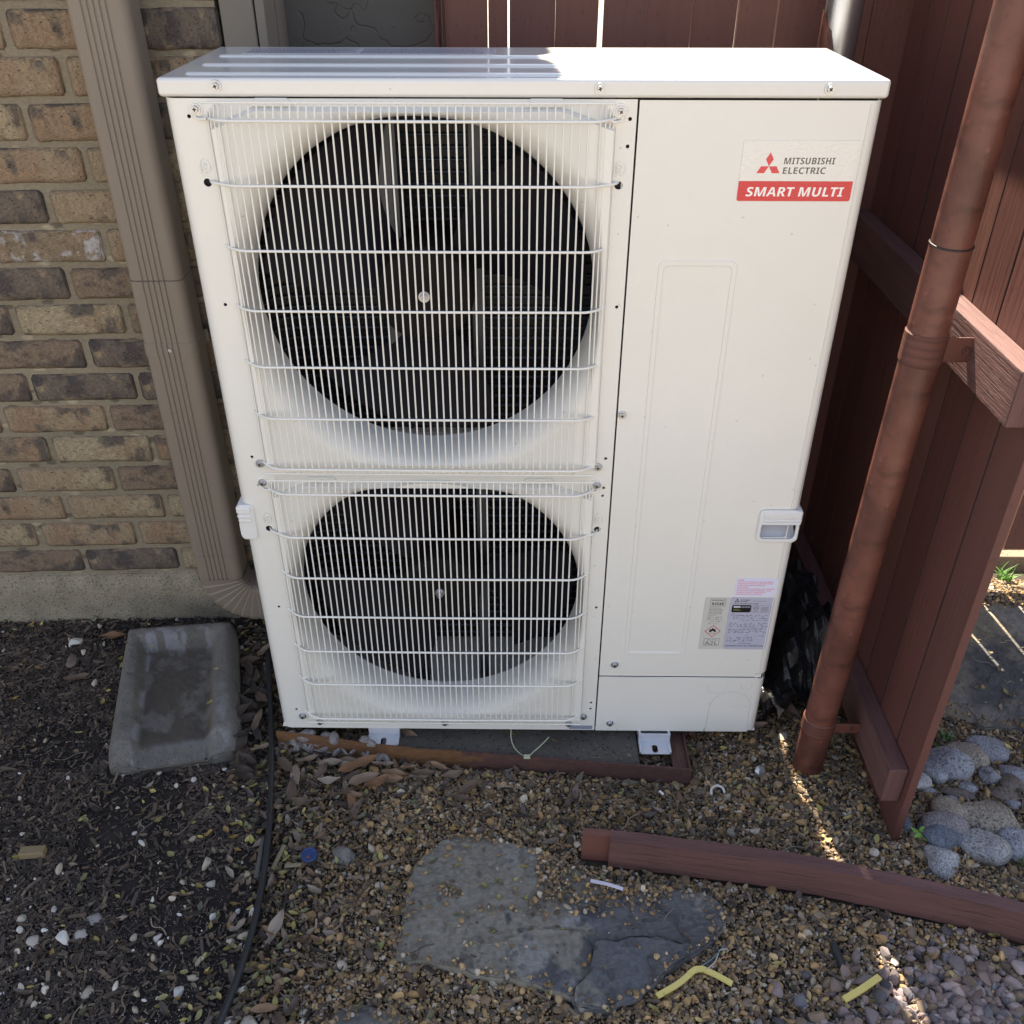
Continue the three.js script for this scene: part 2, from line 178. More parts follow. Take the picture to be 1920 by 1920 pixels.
// ---------------------------------------------------------------- materials
const M = {};
const fineB = rep(T.fine, 6, 6);
M.cream = phys(0.79, 0.78, 0.725, 0.42, { map: rep(T.blotch, 1.3, 1.3), bumpMap: rep(T.wave, 1, 1), bumpScale: 0.006, clearcoat: 0.5, clearcoatRoughness: 0.22 });
M.lid = phys(0.74, 0.735, 0.70, 0.3, { map: rep(T.blotch, 1.3, 1.3), clearcoat: 0.8, clearcoatRoughness: 0.08 });
M.wire = phys(0.79, 0.775, 0.715, 0.42);
M.plastic = mat(0.72, 0.72, 0.7, 0.45);
M.galv = mat(0.6, 0.62, 0.66, 0.45, { metalness: 0.3, bumpMap: fineB, bumpScale: 0.0002 });
M.zinc = mat(0.55, 0.57, 0.6, 0.32, { metalness: 0.85 });
M.darkRail = mat(0.06, 0.065, 0.075, 0.45, { metalness: 0.4 });
M.recess = mat(0.02, 0.02, 0.022, 0.7);
M.fan = phys(0.006, 0.0065, 0.0115, 0.5, { specularIntensity: 0.3, bumpMap: fineB, bumpScale: 0.0003 });
M.hub = phys(0.011, 0.0098, 0.0095, 0.6, { specularIntensity: 0.25 });
M.fins = mat(0.11, 0.11, 0.12, 0.5, { map: rep(T.fins, 5, 8), metalness: 0.2 });
M.coiltube = mat(0.055, 0.07, 0.095, 0.35, { metalness: 0.6 });
M.inner = mat(0.012, 0.013, 0.016, 0.6);
M.mortar = mat(0.43, 0.376, 0.272, 0.95, { map: rep(T.sand, 2.2, 2.2), bumpMap: rep(T.sandB, 2.2, 2.2), bumpScale: 0.004 });
M.footing = mat(0.49, 0.44, 0.33, 0.95, { map: rep(T.sand, 3.7, 3.7), bumpMap: rep(T.sandB, 3.7, 3.7), bumpScale: 0.004 });
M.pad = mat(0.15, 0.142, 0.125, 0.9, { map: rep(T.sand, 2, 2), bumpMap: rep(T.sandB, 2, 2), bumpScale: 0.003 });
M.splash = mat(1, 1, 1, 0.85, { map: T.splash, bumpMap: rep(T.sandB, 2.2, 2.2), bumpScale: 0.003 });
M.patio = mat(0.75, 0.73, 0.7, 0.9, { map: rep(T.sand, 1.2, 1.2) });
M.brick = brickMaps.map((m) => mat(1, 1, 1, 0.92, { map: m, bumpMap: brickB, bumpScale: 0.005 }));
M.trim = mat(0.185, 0.168, 0.145, 0.65, { map: rep(T.blotch, 3, 3) });
M.stucco = mat(0.118, 0.112, 0.102, 0.9, { bumpMap: rep(T.stucco, 1.6, 1.6), bumpScale: 0.005 });
M.roof = mat(0.12, 0.11, 0.1, 0.95);
M.spout = phys(0.235, 0.193, 0.15, 0.5, { map: rep(T.blotch, 3, 3), bumpMap: fineB, bumpScale: 0.0002 });
const fenceTint = [[0.25, 0.1, 0.076], [0.228, 0.09, 0.07], [0.275, 0.115, 0.085], [0.212, 0.087, 0.07]];
M.fence = fenceTint.map((c) => mat(...c, 0.62, { map: T.wood, bumpMap: T.woodB, bumpScale: 0.0009 }));
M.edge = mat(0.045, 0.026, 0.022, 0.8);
M.timber = mat(0.22, 0.108, 0.095, 0.75, { map: rep(T.woodR, 3, 1.7), bumpMap: rep(T.woodRB, 3, 1.7), bumpScale: 0.0012 });
M.pipe = phys(0.285, 0.11, 0.078, 0.42, { map: rep(T.pipe, 1, 3.4), bumpMap: rep(T.fine, 4, 16), bumpScale: 0.0006 });
M.steel = mat(0.5, 0.51, 0.53, 0.3, { metalness: 0.9, bumpMap: fineB, bumpScale: 0.0002 });
M.rust = mat(1, 1, 1, 0.85, { map: T.rust, bumpMap: rep(T.fine, 8, 1), bumpScale: 0.0015 });
M.crust = mat(0.5, 0.46, 0.45, 0.95, { map: rep(T.sand, 6, 6), bumpMap: rep(T.sandB, 8, 8), bumpScale: 0.004 });
M.slate = mat(1, 1, 1, 0.78, { map: rep(T.slate, 1.7, 1.7), bumpMap: rep(T.slateB, 1.7, 1.7), bumpScale: 0.012 });
M.flag = mat(1, 1, 1, 0.78, { map: T.flag, bumpMap: rep(T.slateB, 1.2, 1.2), bumpScale: 0.01 });
M.slateDark = mat(0.55, 0.56, 0.58, 0.75, { map: rep(T.slate, 1.5, 1.5), bumpMap: rep(T.slateB, 1.5, 1.5), bumpScale: 0.012 });
M.mulchSoil = mat(0.055, 0.047, 0.042, 0.95, { map: rep(T.soil, 3, 3) });
M.gravelSoil = mat(0.1, 0.078, 0.052, 0.95, { map: rep(T.soil, 4, 4) });
M.ground = mat(0.5, 0.46, 0.4, 0.95, { map: rep(T.sand, 0.5, 0.5) });
M.blackPlastic = mat(0.022, 0.024, 0.026, 0.42, { bumpMap: fineB, bumpScale: 0.0004 });
M.white = mat(1, 1, 1, 0.85);                                     // tinted per copy

// ---------------------------------------------------------------- ground (the setting)
{
  const far = mesh('ground', uvBox(plate([[-90, -90], [90, -90], [90, 90], [-90, 90]], null, -0.3, -0.075)), M.ground); tag(far, null, null, null, 'structure');
  const g = uvBox(ni(grid(150, 120, (u, v) => { const z = lerp(-0.66, 1.5, v), x = lerp(hoseX(z), 2.6, u); return [x, H(x, z) - 0.004, z]; }, true)));
  tag(mesh('gravel_bed', g, M.gravelSoil), null, null, null, 'structure');
  const b = uvBox(ni(grid(90, 100, (u, v) => { const z = lerp(-0.46, 1.5, v), x = lerp(-2.4, hoseX(z), u); return [x, H(x, z) - 0.002, z]; }, true)));
  tag(mesh('mulch_bed', b, M.mulchSoil), null, null, null, 'structure');
  const p = uvBox(plate([[-0.17, -5], [6, -5], [6, -0.735], [-0.17, -0.735]], null, -0.09, 0.0, 0.004)); tag(mesh('patio', p, M.patio), null, null, null, 'structure');
}

// ---------------------------------------------------------------- the brick house on the left
{
  const h = thing('brick_house', 'tan and brown brick house wall behind the downspout, with grey stucco round its corner', 'house', [-0.9, 0, -0.445], 0.05);
  const wall = new THREE.Group(); wall.name = 'wall'; h.add(wall);
  const X1 = 0.345, X0 = -1.9;                                       // local x, 0 lies at world -0.9
  mesh('mortar', bx(X0 - 3, X1 - 0.004, 0.118, 2.5, -0.12, 0.0), M.mortar, wall);
  const r = rng(5);
  const variants = Array.from({ length: 7 }, (_, k) => {
    const q = rng(300 + k), W = 0.226, B = 0.0665, wob = Array.from({ length: 30 }, () => q() - 0.5);
    return ni(grid(10, 6, (u, v) => {
      const iu = Math.round(u * 10), iv = Math.round(v * 6); const ed = iu === 0 || iu === 10 || iv === 0 || iv === 6;
      const us = [0, 0, 0.03, 0.15, 0.3, 0.5, 0.7, 0.85, 0.97, 1, 1][iu], vs = [0, 0, 0.12, 0.5, 0.88, 1, 1][iv];
      const n = vn(us * 5 + k * 9, vs * 3 + k, 7) - 0.5, m = vn(us * 9 + k * 5, vs * 4, 9) - 0.5;
      const near = (iu <= 2 || iu >= 8 || iv <= 2 || iv >= 4) ? 0.0012 : 0;
      const cornerR = ((us < 0.01 || us > 0.99) && (vs < 0.01 || vs > 0.99)) ? 0.004 : 0;
      let x = (us - 0.5) * W + (wob[(iv * 3 + iu) % 30]) * near - Math.sign(us - 0.5) * cornerR, y = (vs - 0.5) * B + wob[(iu * 2 + iv) % 30] * near * 1.6 + m * 0.003 - Math.sign(vs - 0.5) * cornerR * 0.6;
      let z = ed ? -0.012 : (iu === 1 || iu === 9 || iv === 1 || iv === 5) ? 0.0012 : 0.005 + n * 0.002;
      return [x, y, z];
    }));
  });
  const joints = [0.045, -0.043, 0.044, -0.047, 0.043, -0.05, 0.046, -0.048, 0.05, -0.051, 0.04, -0.044, 0.042, -0.062, 0.039, -0.048, 0.042];
  const fixed = { '6,-1': 5, '5,-2': 3, '5,-1': 3, '7,-2': 3, '7,-1': 3, '8,-1': 6, '9,-2': 0, '14,-1': 0, '15,-1': 4, '16,-1': 3, '16,-2': 7, '2,-1': 1, '1,-1': 4, '4,-1': 1, '3,-2': 4, '8,-2': 7, '12,-2': 2, '1,0': 1, '1,1': 3 };
  for (let row = -13; row <= 16; row++) {
    const y = 1.431 - 0.0795 * row + (row > 12 ? -0.002 : 0) - 0.0; const j0 = joints[((row % 17) + 17) % 17];
    for (let k = -9; k <= 2; k++) {
      const x = j0 + 0.0062 + 0.113 + k * 0.2372 + (r() - 0.5) * 0.004; if (x - 0.113 > X1 - 0.02 || y < 0.13) continue;
      const full = x + 0.113 < X1, b = new THREE.Mesh(pick(r, variants), M.brick[fixed[`${row},${k}`] ?? pick(r, [0, 0, 1, 2, 3, 4, 4, 6, 7, 7])]);
      b.name = 'brick'; b.castShadow = b.receiveShadow = true;
      const w = full ? 1 : (X1 - (x - 0.113)) / 0.226; b.position.set(full ? x : (x - 0.113 + X1) / 2, y, (r() - 0.5) * 0.003); b.scale.set(w * (0.985 + r() * 0.02), 0.97 + r() * 0.06, 1); b.rotation.z = (r() - 0.5) * 0.012; wall.add(b);
    }
  }
  const foot = ni(grid(160, 16, (u, v) => { const x = lerp(X0 - 3, X1, u), y = lerp(-0.2, 0.119, v); return [x, y + (v > 0.95 ? (vn(x * 14, 3) - 0.5) * 0.012 : 0), 0.012 + (vn(x * 12, y * 12, 5) - 0.5) * 0.006 - 0.016 * sstep(0.85, 1, v)]; }));
  mesh('foundation', [uvBox(foot), uvBox(bx(X0 - 3, X1, -0.2, 0.11, -0.12, 0.0))], M.footing, h);
  // trim boards on the corner and the stucco wall set back from it
  mesh('corner_trim', uvBox(bx(X1 + 0.004, X1 + 0.066, 0.0, 2.5, -0.06, 0.002, 0.003)), M.trim, h);
  mesh('corner_trim', uvBox(bx(X1 + 0.069, X1 + 0.086, 0.0, 2.5, -0.1, 0.006, 0.002)), M.trim, h);
  mesh('corner_trim', uvBox(bx(X1 + 0.06, X1 + 0.0865, 0.0, 2.5, -0.2, -0.104)), M.trim, h);
  mesh('stucco_wall', uvBox(bx(X1 + 0.05, X1 + 0.445, -0.1, 2.5, -0.6, -0.205)), M.stucco, h);
  mesh('side_wall', uvBox(bx(-4, X1 + 0.444, -0.1, 2.5, -4, -0.602)), M.stucco, h);
  // unseen roof above the stucco wall, stepped edge and overhang shaped to shade the lid
  const edge = []; for (let i = 0; i <= 40; i++) { const z = -3.6 + i * 0.0822; edge.push([0.833 + 0.022 * ((i % 3) - 1) + 0.012 * Math.sin(i * 2.1), z]); }
  mesh('roof', uvBox(plate([[-4.5, -4], [0.833, -4], ...edge, [0.833, -0.3], [0.8, 0.5], [-4.5, 0.5]], null, 2.5, 2.58)), M.roof, h);
}

// downspout
{
  const t = thing('downspout', 'brown ribbed metal downspout running down the brick wall, ending in a corrugated elbow', 'downspout', [-0.7305, 0, -0.387], 0.04);
  const w = 0.0525, d = 0.039, prof = [];
  const arc = (cx, cz, r, a0, a1, n) => { for (let i = 0; i <= n; i++) { const a = lerp(a0, a1, i / n); prof.push([cx + r * Math.cos(a), cz + r * Math.sin(a)]); } };
  arc(w - 0.014, -d + 0.014, 0.014, -Math.PI / 2, 0, 4); arc(w - 0.018, d - 0.018, 0.018, 0, Math.PI / 2, 6);
  for (let k = 4; k >= 0; k--) { const x = -0.026 + k * 0.0105; prof.push([x + 0.0042, d], [x + 0.003, d - 0.0022], [x + 0.0008, d - 0.0022], [x - 0.0004, d]); }
  arc(-w + 0.012, d - 0.012, 0.012, Math.PI / 2, Math.PI, 4); arc(-w + 0.012, -d + 0.012, 0.012, Math.PI, Math.PI * 1.5, 3);
  const pipe = (y0, y1, k) => { const s = new THREE.Shape(prof.map(([x, z]) => new THREE.Vector2(x * k, -z * k))); const g = new THREE.ExtrudeGeometry(s, { depth: y1 - y0, bevelEnabled: true, bevelThickness: 0.0008, bevelSize: 0.0008, bevelSegments: 1, bevelOffset: -0.0008 }); g.rotateX(-Math.PI / 2); g.translate(0, y0, 0); return uvBox(ni(g)); };
  mesh('pipe', pipe(0.915, 2.5, 1.0), M.spout, t); mesh('pipe', pipe(0.2365, 0.9125, 1.025), M.spout, t);
  mesh('strap', [pipe(0.752, 0.781, 1.055), uvBox(bx(-0.075, 0.06, 0.753, 0.78, -d - 0.002, -d + 0.002))], M.spout, t);
  mesh('screw', [cyl(0.004, 0.005, 0.003, 10, 0.0, 0.767, d * 1.055 + 0.0015, Math.PI / 2)], M.zinc, t);
  // corrugated elbow turning to the right
  const el = ni(grid(64, 108, (u, v) => {
    const a = u * Math.PI * 2, A = v * Math.PI * 0.56, ph = (v * 9) % 1, cx = w + 0.03, cy = 0.165, k = 0.98 + 0.06 * Math.pow(1 - ph, 0.8), c = Math.cos(a), s = Math.sin(a), q = Math.pow(Math.pow(Math.abs(c), 6) + Math.pow(Math.abs(s), 6), -1 / 6);
    const rad = w + 0.03 + q * c * w * k; return [cx - Math.cos(A) * rad, cy - Math.sin(A) * rad, q * s * d * k];
  }));
  mesh('elbow', [uvBox(el), pipe(0.163, 0.234, 1.0)], M.spout, t);
}

// splash block
{
  const Y = -0.035, c00 = [-0.981, -0.318], c10 = [-0.712, -0.352], c11 = [-0.604, 0.044], c01 = [-0.882, 0.102], cx = -0.8, cz = -0.13;
  const at = (u, v) => { const a = [lerp(c00[0], c10[0], u), lerp(c00[1], c10[1], u)], b = [lerp(c01[0], c11[0], u), lerp(c01[1], c11[1], u)]; return [lerp(a[0], b[0], v) - cx, lerp(a[1], b[1], v) - cz]; };
  const hgt = (u, v) => {
    const rimH = lerp(0.088, 0.056, v), floor = lerp(0.05, 0.024, v); const sl = lerp(0.235, 0.2, v);
    const side = Math.min(u / lerp(0.17, 0.235, v), (1 - u) / lerp(0.2, 0.27, v)), back = v / 0.15; const m = Math.min(side, back);
    let h = m < 1 ? rimH * (1 - 0.16 * Math.pow(Math.abs(m - 0.35), 1.6)) : floor; h = lerp(rimH * (1 - 0.5 * Math.pow(Math.abs(m - 0.42), 2)), floor, sstep(0.78, 1.12, m));
    const ed = Math.min(u / 0.05, (1 - u) / 0.05, v / 0.04); { const e2 = Math.min(u / 0.1, (1 - u) / 0.1, v / 0.08); h -= 0.032 * Math.pow(1 - clamp(e2), 2.4) * (h / 0.07); }
    h *= 1 - 0.35 * sstep(0.86, 1, v) * (m < 1 ? 1 : 0.2); return h + (vn(u * 30, v * 40, 3) - 0.5) * 0.0022;
  };
  const top = ni(grid(70, 90, (u, v) => { const p = at(u, v); const k = 1 - 0.05 * Math.pow(Math.abs(u - 0.5) * 2, 8) * Math.pow(Math.abs(v - 0.5) * 2, 8); return [p[0] * k, hgt(u, v), p[1] * k]; }, true));
  const skirt = [[0, 0, 1, 0], [1, 0, 1, 1], [1, 1, 0, 1], [0, 1, 0, 0]].map(([a, b, c, d]) => ni(grid(60, 3, (u, v) => { const U = lerp(a, c, u), W = lerp(b, d, u), p = at(U, W), k = 1 - 0.05 * Math.pow(Math.abs(U - 0.5) * 2, 8) * Math.pow(Math.abs(W - 0.5) * 2, 8) + 0.012 * (1 - v); return [p[0] * k, lerp(-0.02, hgt(U, W), v), p[1] * k]; })));
  const t = tag(mesh('splash_block', [top, ...skirt], M.splash), 'grey concrete splash block with a shallow channel, lying on mulch under the downspout', 'splash block');
  t.position.set(cx, Y, cz);
}

// ---------------------------------------------------------------- wooden fences
function board(x0, x1, y0, y1, t, dog, seed, bv = 0.001) {                       // upright board seen along z, with slightly wavy edges
  const r = rng(seed), s = new THREE.Shape(), n = 9, e = () => (r() - 0.5) * 0.0016; const P = [];
  for (let i = 0; i <= n; i++) P.push([x1 + e(), lerp(y0, y1 - dog, i / n)]); if (dog) P.push([x1 - dog, y1], [x0 + dog, y1]);
  for (let i = n; i >= 0; i--) P.push([x0 + e(), lerp(y0, y1 - dog, i / n)]);
  P.forEach(([x, y], i) => i ? s.lineTo(x, y) : s.moveTo(x, y)); s.closePath();
  const g = new THREE.ExtrudeGeometry(s, { depth: t - 2 * bv, bevelEnabled: true, bevelThickness: bv, bevelSize: bv, bevelOffset: -bv, bevelSegments: 1 }); g.translate(0, 0, bv - t); return uvBox(ni(g), 2.2, 1.1, r() * 5, r() * 5);
}
const TOPY = 1.68;
{
  const r = rng(77), t = thing('back_fence', 'dark red board fence behind the heat pump with light showing through its gaps', 'fence', [0.28, 0, -0.6]);
  const B = [[-0.172, -0.1565, 0.012], [-0.154, -0.0695], [-0.067, -0.031], [-0.0275, 0.0605], [0.066, 0.1485], [0.1545, 0.2405], [0.2415, 0.3285], [0.33, 0.4155], null, null, [0.588, 0.676], [0.6775, 0.772]];
  B.forEach((b, i) => {
    if (!b) return; const taper = i === 3 || i === 4 || i === 5 ? 0.004 : 0; const o = mesh('board', board(b[0] - 0.28, b[1] - 0.28, -0.06, TOPY, 0.016, 0.012, 60 + i), M.fence[Math.floor(r() * 4)], t); o.position.z = (b[2] || 0) + (r() - 0.5) * 0.003; o.rotation.z = taper * (i === 4 ? 0.4 : -0.4);
  });
  // two boards, their meeting edges given made-up gaps that let sunlight through
  const cutaway = (xe, xo, P, seed, label) => { const s = new THREE.Shape(); const L = xe - 0.28; P.forEach(([x, y], i) => i ? s.lineTo(L + x, y) : s.moveTo(L + x, y)); s.lineTo(xo - 0.28, TOPY); s.lineTo(xo - 0.28, -0.06); s.closePath(); const g = new THREE.ExtrudeGeometry(s, { depth: 0.016, bevelEnabled: false }); g.translate(0, 0, -0.016); mesh('board', uvBox(ni(g), 2.2, 1.1, seed * 0.3, 0.2), M.fence[seed], t, label); };
  cutaway(0.4955, 0.586, [[0, -0.06], [0, 0.52], [0.02, 0.55], [0.042, 0.6], [0.042, 0.7], [0.02, 0.76], [0, 0.8], [0, 0.88], [0.024, 0.9], [0.026, 0.97], [0.002, 1.0], [0.002, 1.05], [0.022, 1.07], [0.022, 1.15], [0.001, 1.18], [0, 1.392], [0.018, 1.405], [0.05, 1.43], [0.048, 1.56], [0.03, 1.66], [0.02, TOPY]], 1, 'red board with a ragged left edge, shaped to let sunlight through');
  cutaway(0.4925, 0.4185, [[0, -0.06], [0, 0.86], [-0.012, 0.9], [-0.012, 0.98], [0, 1.0], [0, 1.05], [-0.012, 1.08], [-0.012, 1.15], [0, 1.17], [0, 1.392], [-0.02, 1.402], [-0.046, 1.43], [-0.048, 1.55], [-0.044, 1.66], [-0.02, TOPY]], 2, 'red board with a ragged right edge, shaped to let sunlight through');
  for (const y of [0.11, 0.5]) mesh('rail', uvBox(bx(-0.45, 0.47, y - 0.045, y + 0.045, -0.056, -0.018, 0.002), 2.2, 1.1, 0, 0, 0), M.fence[0], t);
  // bare steel corner post
  const post = mesh('post', cyl(0.033, 0.033, 2.0, 28, 0, 0, 0), M.steel, t, 'bare galvanised steel corner post with a patch of red paint'); post.position.set(0.2935, 0.93, 0.15); post.rotation.z = -0.006;
  const patch = ni(grid(14, 20, (u, v) => { const a = lerp(3.4, 1.75, u), y = lerp(0.9, 1.385 - 0.085 * u * u + 0.012 * (vn(u * 9, 3) - 0.5), v); return [0.0337 * Math.cos(a), y, 0.0337 * Math.sin(a)]; }));
  mesh('paint_patch', patch, M.pipe, t).position.set(0.2935, 0, 0.15);
}
{
  const r = rng(88), t = thing('side_fence', 'dark red board fence on the right with rails and a red steel post', 'fence', [0.752, 0, -0.18]);
  let z = 0.237; const fronts = [0.145, 0.045, -0.05, -0.143, -0.236, -0.33, -0.424, -0.517, -0.598];
  for (const z0 of fronts) { const g = board(z0 + 0.1814, z + 0.1786, -0.075, TOPY, 0.016, 0.012, 160 + Math.round(z0 * 100 + 70), 0.0008); g.rotateY(-Math.PI / 2); const fm = M.fence[Math.floor(r() * 4)]; mesh('board', g, z0 > 0.1 ? fm : [fm, M.edge], t).position.x = (r() - 0.5) * 0.002; if (z0 > -0.59) mesh('gap_light_stop', uvBox(bx(0.0182, 0.027, -0.06, TOPY - 0.03, z0 + 0.168, z0 + 0.192), 2.2, 1.1), M.fence[3], t); z = z0; }  // strips added behind the board gaps to stop light leaking through
  for (const [y, e] of [[0.11, 0.4], [0.945, 0.405], [1.56, 0.39]]) mesh('rail', uvBox(bx(-0.038, -0.0005, y - 0.045, y + 0.045, -0.415, e, 0.0025), 2.2, 1.1, y, 0.3, 2), M.timber, t);
  // post, sleeve seam and brackets
  const px = 0.63 - 0.752, pz = 0.05 + 0.18, lean = 0.0147;
  const pg = new THREE.Group(); pg.name = 'post'; pg.position.set(px, 0, pz); pg.rotation.z = -lean; t.add(pg); pg.userData.label = 'red painted round steel post clamped to the rails';
  const tubeG = (r0, y0, y1) => { const g = ni(new THREE.CylinderGeometry(r0, r0, y1 - y0, 40, 1)); g.translate(0, (y0 + y1) / 2, 0); const p = g.attributes.uv; for (let i = 0; i < p.count; i++) { p.setX(i, p.getX(i) * 1); p.setY(i, lerp(y0, y1, p.getY(i))); } return g; };
  mesh('pipe', tubeG(0.0315, -0.08, 1.118), M.pipe, pg); mesh('pipe', tubeG(0.0305, 1.118, 2.0), M.pipe, pg);
  mesh('seam', (() => { const g = ni(new THREE.TorusGeometry(0.0314, 0.0016, 8, 40)); g.rotateX(Math.PI / 2 + 0.05); g.translate(0, 1.119, 0); return g; })(), mat(0.03, 0.022, 0.02, 0.5), pg);
  for (const [y, hgt] of [[0.955, 0.048], [0.105, 0.032]]) {
    const ring = ni(new THREE.CylinderGeometry(0.0338, 0.0338, hgt, 40, 1, true)); ring.translate(0, y, 0);
    const ringB = ni(new THREE.CylinderGeometry(0.0336, 0.0316, 0.004, 40, 1, true)); ringB.translate(0, y - hgt / 2 - 0.002, 0); const ringT = ni(new THREE.CylinderGeometry(0.0316, 0.0338, 0.003, 40, 1, true)); ringT.translate(0, y + hgt / 2 + 0.0015, 0);
    const b = mesh('bracket', [ring, ringB, ringT, uvBox(bx(0.028, 0.082, y - hgt / 2 + 0.003, y + hgt / 2 - 0.003, 0.012, 0.0155, 0.0012))], M.pipe, pg);
    mesh('screw', [cyl(0.006, 0.007, 0.004, 8, 0.062, y, 0.0175, Math.PI / 2), cyl(0.003, 0.003, 0.004, 8, 0.062, y, 0.02, Math.PI / 2)], M.pipe, b);
  }
}
{
  const r = rng(99), t = thing('wooden_gate', 'dark red board gate beyond the end of the side fence, raised off the sunlit paving', 'gate', [1.55, 0, -0.62]);
  let x = 0.7685; for (let i = 0; i < 17; i++) { const w = 0.0835 + r() * 0.003; const o = mesh('board', board(x - 1.55, x + w - 1.55, 0.072 + r() * 0.012, TOPY, 0.016, 0.012, 500 + i), M.fence[Math.floor(r() * 4)], t); o.position.z = (r() - 0.5) * 0.002; const gp = i >= 2 && i <= 10 ? 0.009 : 0.0004; if (gp > 0.001) mesh('gap_light_stop', uvBox(bx(x + w - 0.012 - 1.55, x + w + gp + 0.012 - 1.55, (i < 4 ? 0.36 : 0.4) + r() * 0.2, TOPY - 0.03, -0.03, -0.0185), 2.2, 1.1), M.fence[1], t); x += w + gp; }  // unseen strips added behind the gaps to cut the sun streaks short
  for (const y of [0.75, 1.4]) mesh('rail', uvBox(bx(-0.77, 0.7, y - 0.045, y + 0.045, -0.07, -0.0305, 0.002), 2.2, 1.1, 0, 0, 0), M.fence[1], t);
  const k = uvBox(bx(0.8, 2.6, -0.08, 0.002, -0.725, -0.69, 0.004), 1, 1, 0, 0, 0); tag(mesh('edging_kerb', k, mat(0.36, 0.29, 0.2, 0.9, { map: rep(T.sand, 2, 2) })), 'low weathered kerb on the ground under the gate at the right edge', 'kerb');
}

